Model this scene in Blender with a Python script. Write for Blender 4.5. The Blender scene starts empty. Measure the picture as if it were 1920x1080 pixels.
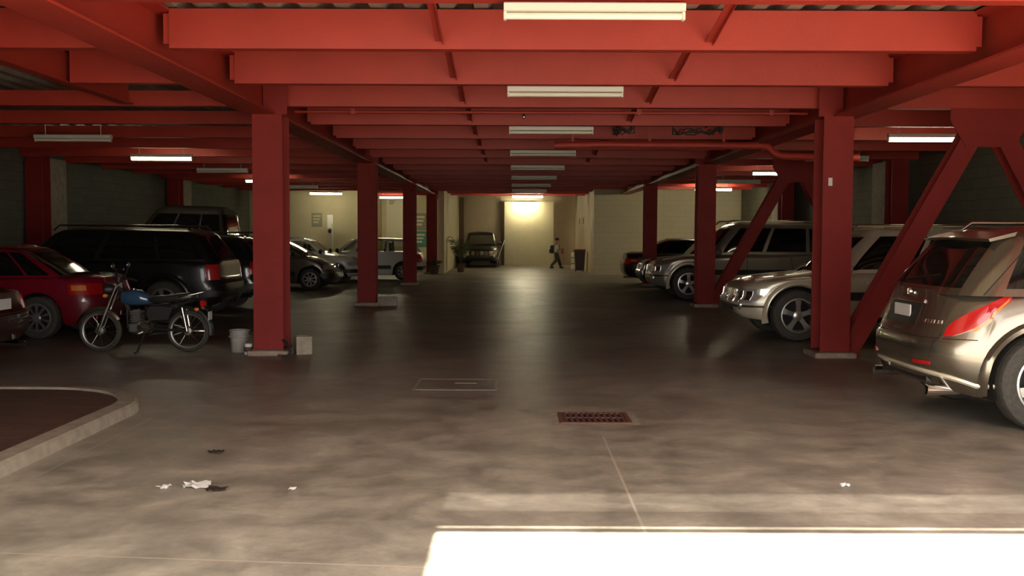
import bpy, math, random
from math import sin, cos, pi, radians, sqrt, atan2
from mathutils import Vector, Matrix

SC = bpy.context.scene
COL = SC.collection
random.seed(7)

# ---------------------------------------------------------------- camera
cd = bpy.data.cameras.new('camera')
cam = bpy.data.objects.new('camera', cd)
COL.objects.link(cam)
cd.sensor_fit = 'HORIZONTAL'
cd.sensor_width = 36.0
cd.lens = 36.0 * 1950.0 / 1920.0
cd.clip_start = 0.05
cd.clip_end = 300
CAM_Z = 1.55
cam.matrix_world = (Matrix.Translation((0, 0, CAM_Z))
                    @ Matrix.Rotation(radians(0.09), 4, 'Z')
                    @ Matrix.Rotation(radians(90 - 3.0), 4, 'X')
                    @ Matrix.Rotation(radians(0.23), 4, 'Z'))
SC.camera = cam

# ---------------------------------------------------------------- world, sun, exposure
w = bpy.data.worlds.new('world')
SC.world = w
w.use_nodes = True
bg = w.node_tree.nodes['Background']
bg.inputs['Color'].default_value = (1.0, 0.97, 0.92, 1)
bg.inputs['Strength'].default_value = 6.3

sd = bpy.data.lights.new('sun', 'SUN')
sd.energy = 36.0
sd.angle = radians(0.7)
sd.color = (1.0, 0.92, 0.80)
so = bpy.data.objects.new('sun', sd)
so.rotation_euler = (radians(40), 0, 0)      # comes from behind the camera, 50 degrees high
COL.objects.link(so)

SC.view_settings.view_transform = 'Standard'
SC.view_settings.look = 'None'
SC.view_settings.exposure = 0.0
SC.view_settings.gamma = 1.0
SC.view_settings.use_curve_mapping = False
SC.cycles.use_denoising = True
SC.cycles.max_bounces = 8
SC.cycles.diffuse_bounces = 5
SC.cycles.glossy_bounces = 4
SC.cycles.transparent_max_bounces = 12
SC.cycles.sample_clamp_indirect = 6.0
SC.cycles.caustics_reflective = False
SC.cycles.caustics_refractive = False

# ---------------------------------------------------------------- materials
def mat(name, col, rough=0.5, metal=0.0, coat=0.0, spec=0.5, emit=None, es=0.0, alpha=1.0,
        noise=0.0, nscale=4.0, bump=0.0, bscale=40.0):
    m = bpy.data.materials.new(name)
    m.use_nodes = True
    nt = m.node_tree
    b = nt.nodes['Principled BSDF']
    b.inputs['Base Color'].default_value = (*col, 1)
    b.inputs['Roughness'].default_value = rough
    b.inputs['Metallic'].default_value = metal
    b.inputs['Coat Weight'].default_value = coat
    b.inputs['Coat Roughness'].default_value = 0.06
    b.inputs['Specular IOR Level'].default_value = spec
    b.inputs['Alpha'].default_value = alpha
    if emit:
        b.inputs['Emission Color'].default_value = (*emit, 1)
        b.inputs['Emission Strength'].default_value = es
    tc = None
    if noise > 0 or bump > 0:
        tc = nt.nodes.new('ShaderNodeTexCoord')
    if noise > 0:
        n = nt.nodes.new('ShaderNodeTexNoise')
        n.inputs['Scale'].default_value = nscale
        n.inputs['Detail'].default_value = 5
        n.inputs['Roughness'].default_value = 0.6
        nt.links.new(tc.outputs['Object'], n.inputs['Vector'])
        r = nt.nodes.new('ShaderNodeValToRGB')
        r.color_ramp.elements[0].position = 0.3
        r.color_ramp.elements[1].position = 0.7
        lo = [c * (1 - noise) for c in col]
        hi = [min(1, c * (1 + noise)) for c in col]
        r.color_ramp.elements[0].color = (*lo, 1)
        r.color_ramp.elements[1].color = (*hi, 1)
        nt.links.new(n.outputs['Fac'], r.inputs['Fac'])
        nt.links.new(r.outputs['Color'], b.inputs['Base Color'])
    if bump > 0:
        n2 = nt.nodes.new('ShaderNodeTexNoise')
        n2.inputs['Scale'].default_value = bscale
        n2.inputs['Detail'].default_value = 3
        nt.links.new(tc.outputs['Object'], n2.inputs['Vector'])
        bp = nt.nodes.new('ShaderNodeBump')
        bp.inputs['Strength'].default_value = bump
        bp.inputs['Distance'].default_value = 0.01
        nt.links.new(n2.outputs['Fac'], bp.inputs['Height'])
        nt.links.new(bp.outputs['Normal'], b.inputs['Normal'])
    return m

M = {}
M['red'] = mat('red_paint', (0.45, 0.043, 0.028), 0.5, noise=0.12, nscale=1.2, bump=0.15, bscale=25)
M['red_col'] = mat('red_column_paint', (0.29, 0.029, 0.025), 0.6, spec=0.25, noise=0.12, nscale=2.0, bump=0.15, bscale=25)
M['deck'] = mat('galvanised_deck', (0.40, 0.37, 0.31), 0.5, metal=0.2, noise=0.25, nscale=3)
M['white_metal'] = mat('white_enamel', (0.80, 0.77, 0.70), 0.4)
M['lamp_off'] = mat('unlit_tube', (0.82, 0.79, 0.70), 0.3)
M['lamp_on'] = mat('lit_tube', (0.9, 0.9, 0.8), 0.3, emit=(1.0, 0.90, 0.60), es=22.0)
M['lamp_bright'] = mat('new_lit_tube', (0.9, 0.9, 0.8), 0.3, emit=(1.0, 0.90, 0.58), es=50.0)
M['lamp_end'] = mat('aisle_end_lit_tube', (0.9, 0.9, 0.8), 0.3, emit=(1.0, 0.90, 0.58), es=145.0)
M['concrete'] = mat('pale_concrete', (0.42, 0.36, 0.28), 0.85, noise=0.2, nscale=8, bump=0.3)
M['plinth'] = mat('plinth_concrete', (0.40, 0.30, 0.23), 0.85, noise=0.2, nscale=10, bump=0.3)
M['cream'] = mat('cream_plaster', (0.62, 0.55, 0.36), 0.75, noise=0.05, nscale=2)
M['buff'] = mat('buff_plaster', (0.50, 0.40, 0.27), 0.75, noise=0.08, nscale=2)
M['cream_light'] = mat('pale_panel', (0.74, 0.71, 0.55), 0.6)
M['tyre'] = mat('tyre_rubber', (0.070, 0.063, 0.053), 0.8, noise=0.25, nscale=30)
M['alloy'] = mat('alloy_wheel', (0.55, 0.53, 0.50), 0.28, metal=0.85)
M['dark_alloy'] = mat('dull_wheel', (0.35, 0.33, 0.30), 0.4, metal=0.7)
M['chrome'] = mat('chrome', (0.75, 0.72, 0.68), 0.14, metal=1.0)
M['black_plastic'] = mat('black_plastic', (0.018, 0.017, 0.016), 0.45)
M['matte_black'] = mat('underbody_black', (0.012, 0.011, 0.010), 0.8)
M['dark_glass'] = mat('tinted_glass', (0.008, 0.009, 0.009), 0.05, spec=0.6)
M['clear_glass'] = mat('car_glass', (0.03, 0.035, 0.03), 0.04, alpha=0.35)
M['plate'] = mat('white_plate', (0.85, 0.85, 0.82), 0.35)
M['red_lens'] = mat('red_lens', (0.55, 0.012, 0.012), 0.12, coat=0.8)
M['amber_lens'] = mat('amber_lens', (0.85, 0.28, 0.05), 0.12, coat=0.8)
M['clear_lens'] = mat('headlight_lens', (0.70, 0.70, 0.68), 0.08, metal=0.5, coat=1.0)
M['paint_tan'] = mat('champagne_paint', (0.215, 0.185, 0.14), 0.24, metal=0.8, coat=0.9)
M['paint_silver'] = mat('silver_gold_paint', (0.74, 0.67, 0.50), 0.26, metal=0.15, coat=0.7)
M['paint_silver_grey'] = mat('silver_grey_paint', (0.40, 0.36, 0.29), 0.32, metal=0.6, coat=0.7)
M['paint_red'] = mat('red_car_paint', (0.23, 0.006, 0.022), 0.25, coat=1.0)
M['paint_maroon'] = mat('maroon_car_paint', (0.035, 0.004, 0.005), 0.3, coat=0.8)
M['paint_black'] = mat('black_car_paint', (0.012, 0.012, 0.012), 0.32, coat=0.5)
M['paint_green'] = mat('dark_green_car_paint', (0.010, 0.022, 0.018), 0.22, coat=1.0)
M['paint_brown'] = mat('brown_car_paint', (0.13, 0.095, 0.07), 0.3, metal=0.4, coat=0.7)
M['paint_white'] = mat('white_car_paint', (0.62, 0.60, 0.53), 0.3, coat=0.7)
M['paint_van'] = mat('dark_brown_van_paint', (0.032, 0.022, 0.017), 0.65)
M['seam'] = mat('panel_gap', (0.02, 0.018, 0.015), 0.8)
M['blue_tank'] = mat('blue_tank_paint', (0.035, 0.09, 0.17), 0.2, coat=1.0)
M['seat'] = mat('black_vinyl', (0.03, 0.028, 0.027), 0.32)
M['engine'] = mat('engine_metal', (0.25, 0.23, 0.20), 0.4, metal=0.8)
M['brown_trim'] = mat('brown_jamb', (0.13, 0.085, 0.05), 0.7)
M['rust'] = mat('rusty_iron', (0.16, 0.065, 0.045), 0.7, noise=0.35, nscale=20)
M['pit'] = mat('dark_pit', (0.02, 0.014, 0.012), 0.9)
M['cable'] = mat('black_cable', (0.015, 0.012, 0.012), 0.6)
M['paper'] = mat('white_paper', (0.85, 0.84, 0.80), 0.7)
M['leaf_brown'] = mat('dry_leaf', (0.05, 0.03, 0.018), 0.8)
M['leaf'] = mat('palm_leaf', (0.06, 0.085, 0.025), 0.5)
M['pot'] = mat('plant_pot', (0.10, 0.06, 0.04), 0.7)
M['skin'] = mat('skin', (0.35, 0.20, 0.13), 0.55)
M['hair'] = mat('black_hair', (0.012, 0.010, 0.009), 0.6)
M['shirt'] = mat('pale_shirt', (0.50, 0.46, 0.42), 0.8)
M['trouser'] = mat('dark_trousers', (0.045, 0.045, 0.035), 0.85)
M['backpack'] = mat('black_backpack', (0.014, 0.013, 0.012), 0.7)
M['red_bag'] = mat('red_folder', (0.22, 0.03, 0.03), 0.6)
M['teal'] = mat('teal_print', (0.10, 0.30, 0.25), 0.6)
M['grey_print'] = mat('grey_print', (0.30, 0.30, 0.22), 0.6)
M['bucket'] = mat('pale_grey_plastic', (0.40, 0.37, 0.33), 0.5, noise=0.15, nscale=12)
M['jug'] = mat('white_jug_plastic', (0.78, 0.74, 0.62), 0.35)
M['bin_dark'] = mat('dark_bin_plastic', (0.05, 0.03, 0.028), 0.5)
M['asphalt'] = mat('outdoor_paving', (0.40, 0.36, 0.30), 0.85, noise=0.1)
M['tile_red'] = None

def nodes_of(name):
    m = bpy.data.materials.new(name)
    m.use_nodes = True
    nt = m.node_tree
    return m, nt, nt.nodes['Principled BSDF']

def ramp(nt, src, p0, c0, p1, c1):
    r = nt.nodes.new('ShaderNodeValToRGB')
    r.color_ramp.elements[0].position = p0
    r.color_ramp.elements[0].color = (*c0, 1) if len(c0) == 3 else c0
    r.color_ramp.elements[1].position = p1
    r.color_ramp.elements[1].color = (*c1, 1) if len(c1) == 3 else c1
    nt.links.new(src, r.inputs['Fac'])
    return r.outputs['Color']

def noise_node(nt, vec, scale, detail=5, rough=0.6, dist=0.0):
    n = nt.nodes.new('ShaderNodeTexNoise')
    n.inputs['Scale'].default_value = scale
    n.inputs['Detail'].default_value = detail
    n.inputs['Roughness'].default_value = rough
    n.inputs['Distortion'].default_value = dist
    nt.links.new(vec, n.inputs['Vector'])
    return n.outputs['Fac']

def mth(nt, op, a, b=None, c=None):
    n = nt.nodes.new('ShaderNodeMath')
    n.operation = op
    for i, v in enumerate((a, b, c)):
        if v is None:
            continue
        if isinstance(v, (int, float)):
            n.inputs[i].default_value = v
        else:
            nt.links.new(v, n.inputs[i])
    return n.outputs[0]

def mixc(nt, fac, a, b, mode='MIX'):
    n = nt.nodes.new('ShaderNodeMix')
    n.data_type = 'RGBA'
    n.blend_type = mode
    if isinstance(fac, (int, float)):
        n.inputs[0].default_value = fac
    else:
        nt.links.new(fac, n.inputs[0])
    for i, v in ((6, a), (7, b)):
        if isinstance(v, tuple):
            n.inputs[i].default_value = (*v, 1)
        else:
            nt.links.new(v, n.inputs[i])
    return n.outputs[2]

def floor_material():
    m, nt, b = nodes_of('sealed_concrete')
    g = nt.nodes.new('ShaderNodeNewGeometry')
    sx = nt.nodes.new('ShaderNodeSeparateXYZ')
    nt.links.new(g.outputs['Position'], sx.inputs[0])
    X, Y = sx.outputs[0], sx.outputs[1]
    pos = g.outputs['Position']
    n1 = noise_node(nt, pos, 0.55, 8, 0.62, 0.6)
    n2 = noise_node(nt, pos, 2.6, 8, 0.65, 0.3)
    n3 = noise_node(nt, pos, 16.0, 4, 0.6)
    base = ramp(nt, n1, 0.32, (0.35, 0.32, 0.265), 0.68, (0.57, 0.53, 0.445))
    fine = ramp(nt, n2, 0.34, (0.62, 0.60, 0.58), 0.66, (1.18, 1.16, 1.12))
    c = mixc(nt, 1.0, base, fine, 'MULTIPLY')
    grain = ramp(nt, n3, 0.3, (0.90, 0.90, 0.90), 0.7, (1.06, 1.06, 1.06))
    c = mixc(nt, 1.0, c, grain, 'MULTIPLY')
    # slab colour darkens from the entrance inwards, varied by noise
    far_tone = mth(nt, 'SMOOTH_MIN', mth(nt, 'MULTIPLY', mth(nt, 'SUBTRACT', Y, 7.5), 0.16), 1.0, 0.3)
    far_tone = mth(nt, 'MAXIMUM', far_tone, 0.0)
    far_tone = mth(nt, 'MULTIPLY', far_tone, ramp(nt, n1, 0.25, (1, 1, 1), 0.75, (0.55, 0.55, 0.55)))
    c = mixc(nt, mth(nt, 'MULTIPLY', far_tone, 0.72), c, (0.10, 0.075, 0.06))
    # oil drips
    n4 = noise_node(nt, pos, 0.9, 4, 0.55, 0.8)
    drip = ramp(nt, n4, 0.62, (0, 0, 0), 0.80, (1, 1, 1))
    c = mixc(nt, mth(nt, 'MULTIPLY', drip, 0.6), c, (0.055, 0.035, 0.028))
    # saw-cut joints with pale filler
    def band(v, at, half):
        return mth(nt, 'LESS_THAN', mth(nt, 'ABSOLUTE', mth(nt, 'SUBTRACT', v, at)), half)
    j = mth(nt, 'MULTIPLY', band(X, 0.69, 0.009), mth(nt, 'LESS_THAN', Y, 7.9))
    j2 = mth(nt, 'MULTIPLY', band(X, -3.02, 0.012), mth(nt, 'LESS_THAN', Y, 8.6))
    ys = mth(nt, 'ADD', Y, mth(nt, 'MULTIPLY', X, 0.09))
    j3 = mth(nt, 'MULTIPLY', band(ys, 4.72, 0.008), mth(nt, 'LESS_THAN', X, 0.2))
    jj = mth(nt, 'MAXIMUM', j, mth(nt, 'MAXIMUM', mth(nt, 'MULTIPLY', j2, 0.5), j3))
    c = mixc(nt, mth(nt, 'MULTIPLY', jj, 0.75), c, (0.62, 0.55, 0.44))
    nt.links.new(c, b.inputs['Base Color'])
    ro = ramp(nt, n2, 0.3, (0.30, 0.30, 0.30), 0.72, (0.56, 0.56, 0.56))
    nt.links.new(ro, b.inputs['Roughness'])
    b.inputs['Specular IOR Level'].default_value = 0.33
    bp = nt.nodes.new('ShaderNodeBump')
    bp.inputs['Strength'].default_value = 0.35
    bp.inputs['Distance'].default_value = 0.02
    nt.links.new(noise_node(nt, pos, 2.2, 5, 0.55), bp.inputs['Height'])
    nt.links.new(bp.outputs['Normal'], b.inputs['Normal'])
    return m

def block_wall(name, c0, c1, mortar, bw=0.4, bh=0.2, rot=True):
    m, nt, b = nodes_of(name)
    g = nt.nodes.new('ShaderNodeNewGeometry')
    s = nt.nodes.new('ShaderNodeSeparateXYZ')
    nt.links.new(g.outputs['Position'], s.inputs[0])
    cb = nt.nodes.new('ShaderNodeCombineXYZ')
    nt.links.new(s.outputs[1] if rot else s.outputs[0], cb.inputs[0])
    nt.links.new(s.outputs[2], cb.inputs[1])
    br = nt.nodes.new('ShaderNodeTexBrick')
    br.inputs['Scale'].default_value = 1.0
    br.inputs['Brick Width'].default_value = bw
    br.inputs['Row Height'].default_value = bh
    br.inputs['Mortar Size'].default_value = 0.008
    br.inputs['Color1'].default_value = (*c0, 1)
    br.inputs['Color2'].default_value = (*c1, 1)
    br.inputs['Mortar'].default_value = (*mortar, 1)
    nt.links.new(cb.outputs[0], br.inputs['Vector'])
    nt.links.new(br.outputs['Color'], b.inputs['Base Color'])
    b.inputs['Roughness'].default_value = 0.85
    return m

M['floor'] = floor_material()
M['block_grey'] = block_wall('painted_block', (0.17, 0.17, 0.14), (0.20, 0.195, 0.16), (0.13, 0.13, 0.11))
M['block_dark'] = block_wall('dark_block', (0.16, 0.15, 0.11), (0.185, 0.17, 0.125), (0.12, 0.11, 0.085))
M['block_cream'] = block_wall('cream_block', (0.64, 0.57, 0.40), (0.67, 0.59, 0.42), (0.58, 0.51, 0.35), rot=False)
M['tile_red'] = block_wall('red_brown_paver', (0.13, 0.065, 0.045), (0.17, 0.085, 0.055), (0.10, 0.06, 0.045), 0.5, 0.12, rot=False)
# pavers lie flat: use Y for the rows
_nt = M['tile_red'].node_tree
for _n in _nt.nodes:
    if _n.type == 'COMBXYZ':
        _s = [x for x in _nt.nodes if x.type == 'SEPXYZ'][0]
        _nt.links.new(_s.outputs[1], _n.inputs[1])

# ---------------------------------------------------------------- mesh helpers
class MB:
    def __init__(s):
        s.v = []
        s.f = []
    def add(s, vs, fs):
        o = len(s.v)
        s.v += [tuple(x) for x in vs]
        s.f += [tuple(i + o for i in q) for q in fs]
        return s
    def box(s, x0, x1, y0, y1, z0, z1):
        vs = [(x, y, z) for z in (z0, z1) for y in (y0, y1) for x in (x0, x1)]
        return s.add(vs, [(0, 2, 3, 1), (4, 5, 7, 6), (0, 1, 5, 4), (2, 6, 7, 3), (0, 4, 6, 2), (1, 3, 7, 5)])
    def bbox(s, x0, x1, y0, y1, z0, z1, r=0.01):
        """box with chamfered upright and horizontal edges"""
        def ring(z, i):
            a, b, c, d = x0 + i, x1 - i, y0 + i, y1 - i
            return [(a + r, c, z), (b - r, c, z), (b, c + r, z), (b, d - r, z), (b - r, d, z), (a + r, d, z), (a, d - r, z), (a, c + r, z)]
        rings = [ring(z0, r), ring(z0 + r, 0), ring(z1 - r, 0), ring(z1, r)]
        return s.loft(rings, True)
    def loft(s, rings, caps=True, closed=True):
        o = len(s.v)
        n = len(rings[0])
        for rg in rings:
            s.v += [tuple(p) for p in rg]
        for j in range(len(rings) - 1):
            for i in range(n if closed else n - 1):
                a = o + j * n + i
                b = o + j * n + (i + 1) % n
                s.f.append((a, b, b + n, a + n))
        if caps:
            s.f.append(tuple(o + i for i in reversed(range(n))))
            s.f.append(tuple(o + (len(rings) - 1) * n + i for i in range(n)))
        return s
    def prism(s, poly, axis, a, b):
        """polygon of (u, v) swept along axis from a to b"""
        def p(u, v, t):
            return {'x': (t, u, v), 'y': (u, t, v), 'z': (u, v, t)}[axis]
        return s.loft([[p(u, v, a) for u, v in poly], [p(u, v, b) for u, v in poly]], True)
    def tube(s, pts, r, n=8, caps=True):
        pts = [Vector(p) for p in pts]
        rings = []
        up = Vector((0, 0, 1))
        for i, p in enumerate(pts):
            d = (pts[min(i + 1, len(pts) - 1)] - pts[max(i - 1, 0)]).normalized()
            if i == 0:
                u = d.cross(up)
                if u.length < 1e-3:
                    u = d.cross(Vector((1, 0, 0)))
                u.normalize()
            else:
                u = (u - d * u.dot(d)).normalized()
            v = d.cross(u)
            rr = r[i] if isinstance(r, (list, tuple)) else r
            rings.append([p + (u * cos(2 * pi * k / n) + v * sin(2 * pi * k / n)) * rr for k in range(n)])
        return s.loft(rings, caps)
    def lathe(s, prof, axis='z', c=(0, 0, 0), n=24, a0=0.0, a1=2 * pi, caps=False):
        """profile of (radius, height) turned about an axis through c"""
        closed = abs(a1 - a0 - 2 * pi) < 1e-6
        m = n if closed else n + 1
        rings = []
        for r, h in prof:
            rg = []
            for k in range(m):
                a = a0 + (a1 - a0) * k / n
                x, y = r * cos(a), r * sin(a)
                q = {'z': (x, y, h), 'y': (x, h, y), 'x': (h, x, y)}[axis]
                rg.append((q[0] + c[0], q[1] + c[1], q[2] + c[2]))
            rings.append(rg)
        return s.loft(rings, caps, closed)
    def cyl(s, r, a, b, axis='z', c=(0, 0, 0), n=20):
        return s.lathe([(r, a), (r, b)], axis, c, n, caps=True)
    def ell(s, c, r, n=16, m=10):
        prof = []
        rings = []
        for j in range(m + 1):
            t = -pi / 2 + pi * j / m
            t = max(-pi / 2 + 0.02, min(pi / 2 - 0.02, t))
            rings.append([(c[0] + r[0] * cos(t) * cos(2 * pi * k / n), c[1] + r[1] * cos(t) * sin(2 * pi * k / n), c[2] + r[2] * sin(t)) for k in range(n)])
        return s.loft(rings, True)
    def build(s, name, m, parent=None, smooth=0, loc=None, label=None):
        me = bpy.data.meshes.new(name)
        me.from_pydata(s.v, [], s.f)
        me.update()
        o = bpy.data.objects.new(name, me)
        COL.objects.link(o)
        if m:
            me.materials.append(M[m] if isinstance(m, str) else m)
        if smooth:
            for p in me.polygons:
                p.use_smooth = True
            me.set_sharp_from_angle(angle=radians(smooth))
        if parent:
            o.parent = parent
        if loc:
            o.location = loc
        if label:
            o['label'] = label
        return o

def fixn(o):
    import bmesh
    bm = bmesh.new()
    bm.from_mesh(o.data)
    bmesh.ops.recalc_face_normals(bm, faces=bm.faces)
    bm.to_mesh(o.data)
    bm.free()
    return o

def tag(o, label, cat, group=None, kind=None):
    o['label'] = label
    o['category'] = cat
    if group:
        o['group'] = group
    if kind:
        o['kind'] = kind
    return o

def thing(name, label, cat, loc=(0, 0, 0), rz=0.0, group=None):
    o = bpy.data.objects.new(name, None)
    o.empty_display_size = 0.1
    COL.objects.link(o)
    o.location = loc
    o.rotation_euler = (0, 0, rz)
    o['kind'] = 'thing'
    return tag(o, label, cat, group)

def struct(o):
    o['kind'] = 'structure'
    return o

def copy_tree(o, parent=None):
    c = o.copy()
    COL.objects.link(c)
    if parent:
        c.parent = parent
    for ch in list(o.children):
        copy_tree(ch, c)
    return c

ORD = ['first', 'second', 'third', 'fourth', 'fifth', 'sixth', 'seventh', 'eighth', 'ninth', 'tenth', 'eleventh',
       'twelfth', 'thirteenth', 'fourteenth', 'fifteenth', 'sixteenth', 'seventeenth', 'eighteenth', 'nineteenth', 'twentieth',
       'twenty-first', 'twenty-second', 'twenty-third', 'twenty-fourth']
# ================================================================ the building
XL, XR = -10.4, 8.5            # side walls
YF = 3.2                       # roof edge at the entrance
YB, YBR, YBL, YBN = 51.0, 39.0, 41.0, 46.0   # back of the aisle, right block, left wall, left niche
ZD = 3.50                      # underside of the deck
ZB = 3.14                      # underside of the cross beams
ZG = 3.02                      # underside of the long girders

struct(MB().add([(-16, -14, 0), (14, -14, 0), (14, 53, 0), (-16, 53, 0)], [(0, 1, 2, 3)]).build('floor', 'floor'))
struct(MB().add([(-60, -60, -0.01), (60, -60, -0.01), (60, 60, -0.01), (-60, 60, -0.01)], [(0, 1, 2, 3)]).build('ground_outside', 'asphalt'))

# corrugated deck, ribs run away from the camera
def deck(x0, x1, y0, y1):
    poly = []
    x = x0
    while x < x1:
        poly += [(x, ZD + 0.075), (x + 0.12, ZD + 0.075), (x + 0.15, ZD), (x + 0.27, ZD)]
        x += 0.30
    poly.append((x, ZD + 0.075))
    mb = MB()
    rings = [[(u, y0, v) for u, v in poly] + [(u, y0, v + 0.10) for u, v in reversed(poly)],
             [(u, y1, v) for u, v in poly] + [(u, y1, v + 0.10) for u, v in reversed(poly)]]
    n = len(poly)
    o = 0
    for rg in rings:
        mb.v += rg
    N = 2 * n
    for i in range(N):
        a, b = i, (i + 1) % N
        mb.f.append((a, b, b + N, a + N))
    for i in range(n - 1):
        mb.f.append((i, i + 1, N - 2 - i, N - 1 - i))
        mb.f.append((i + N, N + N - 1 - i, N + N - 2 - i, i + 1 + N))
    return mb
struct(deck(XL - 0.3, XR + 0.3, YF + 0.25, YB + 0.3).build('ceiling', 'deck'))
# roof slab over the deck keeps daylight out; unseen slab added in front to shade the kerb side
struct(MB().box(XL - 0.4, XR + 0.4, YF + 0.25, YB + 0.4, ZD + 0.18, ZD + 0.30).build('ceiling_slab', 'concrete'))
struct(MB().box(XL - 0.4, -0.39, -3.2, YF + 0.25, ZD + 0.02, ZD + 0.2).build('unseen_shade_slab', 'concrete'))

# unseen entrance fascia: bars, slits and slats shaped to stripe the daylight patch
fa = MB()
x0, x1 = -0.39, XR + 0.4
def bar(z0, z1, t=0.002):
    fa.box(x0, x1, YF - t, YF + t, z0, z1)
bar(2.535, 2.64)
bar(2.658, 3.06)
z = 3.066
while z < 3.46:
    bar(z, z + 0.064, 0.001)
    z += 0.070
bar(z, ZD + 0.9)
fa.box(x0 - 0.03, x0, YF - 0.03, YF + 0.03, 2.535, ZD + 0.9)
struct(fa.build('unseen_slit_fascia', 'red'))

# walls
struct(MB().box(XL, -3.9, 1.2, 1.4, 0.1, ZD).build('light_block_front_left', 'block_grey'))  # unseen wall added to keep daylight off the left bays
struct(MB().box(-4.1, -3.9, 1.4, 6.4, 0.1, ZB - 0.05).build('light_block_entrance_left', 'block_grey'))  # unseen side wall added to block oblique light into the left bays
struct(MB().box(6.6, XR, 1.2, 1.4, 0, ZD).build('light_block_front_right', 'block_grey'))  # unseen wall added to keep the upper right dim
struct(MB().box(XL - 0.2, XL, 0.0, YB + 0.2, 0, ZD + 0.3).build('wall_left', 'block_grey'))
struct(MB().box(XR, XR + 0.2, 0.0, YBR + 0.2, 0, ZD + 0.3).build('wall_right', 'block_dark'))
struct(MB().box(XL, -6.05, YBL, YBL + 0.2, 0, ZD + 0.1).build('wall_back_left', 'cream'))
struct(MB().box(-6.05, -5.85, YBL, YBN + 0.2, 0, ZD + 0.1).build('wall_niche_side', 'cream'))
struct(MB().box(-5.85, -2.9, YBN, YBN + 0.2, 0, ZD + 0.1).build('wall_niche_back', 'cream'))
struct(MB().box(-2.9, -2.68, YBL - 1.0, YB + 0.2, 0, ZD + 0.1).build('wall_aisle_left', 'cream'))
struct(MB().box(3.0, XR, YBR, YBR + 0.2, 0, ZD + 0.1).build('wall_back_right', 'block_cream'))
struct(MB().box(3.0, 3.2, YBR + 0.2, YB + 0.2, 0, ZD + 0.1).build('wall_aisle_right', 'buff'))
struct(MB().box(-2.68, 3.0, YB, YB + 0.2, 0, ZD + 0.1).build('wall_back', 'buff'))
# the projecting pale bay under the last lights, and dark jambs beside it
struct(MB().box(-0.46, 1.93, YB - 0.32, YB, 0, 3.1).build('wall_back_bay', 'cream'))
struct(MB().box(-2.68, -2.45, YB - 0.15, YB, 0, 3.3).build('trim_2', 'brown_trim'))
struct(MB().box(-0.62, -0.462, YB - 0.22, YB, 0, 3.1).build('trim_3', 'brown_trim'))
struct(MB().box(1.932, 2.1, YB - 0.15, YB, 0, 3.1).build('trim_4', 'buff'))
# bright wall panel in the niche
struct(MB().box(-5.62, -4.55, YBN - 0.06, YBN, 0.95, 3.05).build('trim_5', 'cream_light'))
struct(MB().box(-6.10, -5.90, YBL - 0.10, YBL - 0.001, 0, 3.2).build('painted_lit_edge', 'cream_light'))  # paler strip paints this wall edge as brightly lit

# ---------------------------------------------------------------- steel
def channel(x0, x1, y, z0=ZB, z1=ZD):
    """steel channel with its web to the entrance and its flanges pointing away"""
    h = z1 - z0
    poly = [(y, z0), (y + 0.14, z0), (y + 0.14, z0 + 0.014), (y + 0.014, z0 + 0.014), (y + 0.014, z1 - 0.014),
            (y + 0.14, z1 - 0.014), (y + 0.14, z1), (y, z1)]
    return MB().prism(poly, 'x', x0, x1)

BY = [4.98, 7.16, 9.09, 11.2] + [13.2 + 2.18 * k for k in range(15)]
for i, y in enumerate(BY):
    r = thing('cross_beam', '%s red cross beam over the driving aisle, counted from the entrance' % ORD[i], 'beam', (0.5, y, ZB), 0, 'red cross beams over the aisle')
    inner = y > 38
    channel(-3.49 if y < 40 else -3.14, 3.49 if not inner else 2.46, 0, 0, ZD - ZB - 0.02).build('channel', 'red', r)
    for sgn, xx in ((-1, -3.545 if y < 40 else -3.17), (1, 3.49 if not inner else 2.44)):
        MB().box(xx, xx + 0.055, 0.02, 0.032, 0.04, 0.30).build('end_cleat', 'red', r)
# the girders
def i_beam_y(xc, y0, y1, z0, z1, half=0.18):
    t = 0.022
    poly = [(xc - half, z0), (xc + half, z0), (xc + half, z0 + t), (xc + 0.012, z0 + t), (xc + 0.012, z1 - t), (xc + half, z1 - t),
            (xc + half, z1), (xc - half, z1), (xc - half, z1 - t), (xc - 0.012, z1 - t), (xc - 0.012, z0 + t), (xc - half, z0 + t)]
    return MB().prism(poly, 'y', y0, y1)
for xc, yend, lab in ((-3.16, YBN - 0.02, 'long red girder on the motorcycle side of the aisle'), (4.15, YBR - 0.02, 'long red girder above the champagne and silver cars')):
    o = i_beam_y(0, YF + 0.1, yend, 0, ZD - ZG - 0.02).build('girder', 'red', None, loc=(xc, 0, ZG))
    tag(o, lab, 'beam', None, 'thing')
o = MB().prism([(-0.07, 0), (0.07, 0), (0.07, 0.015), (0.006, 0.015), (0.006, 0.34), (-0.006, 0.34), (-0.006, 0.015), (-0.07, 0.015)], 'y', YF + 0.2, 13.1).build('trimmer_beam', 'red', None, loc=(-4.83, 0, ZB))
tag(o, 'short red beam edging the bare grey roof patch beside the motorcycle girder', 'beam', None, 'thing')
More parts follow.
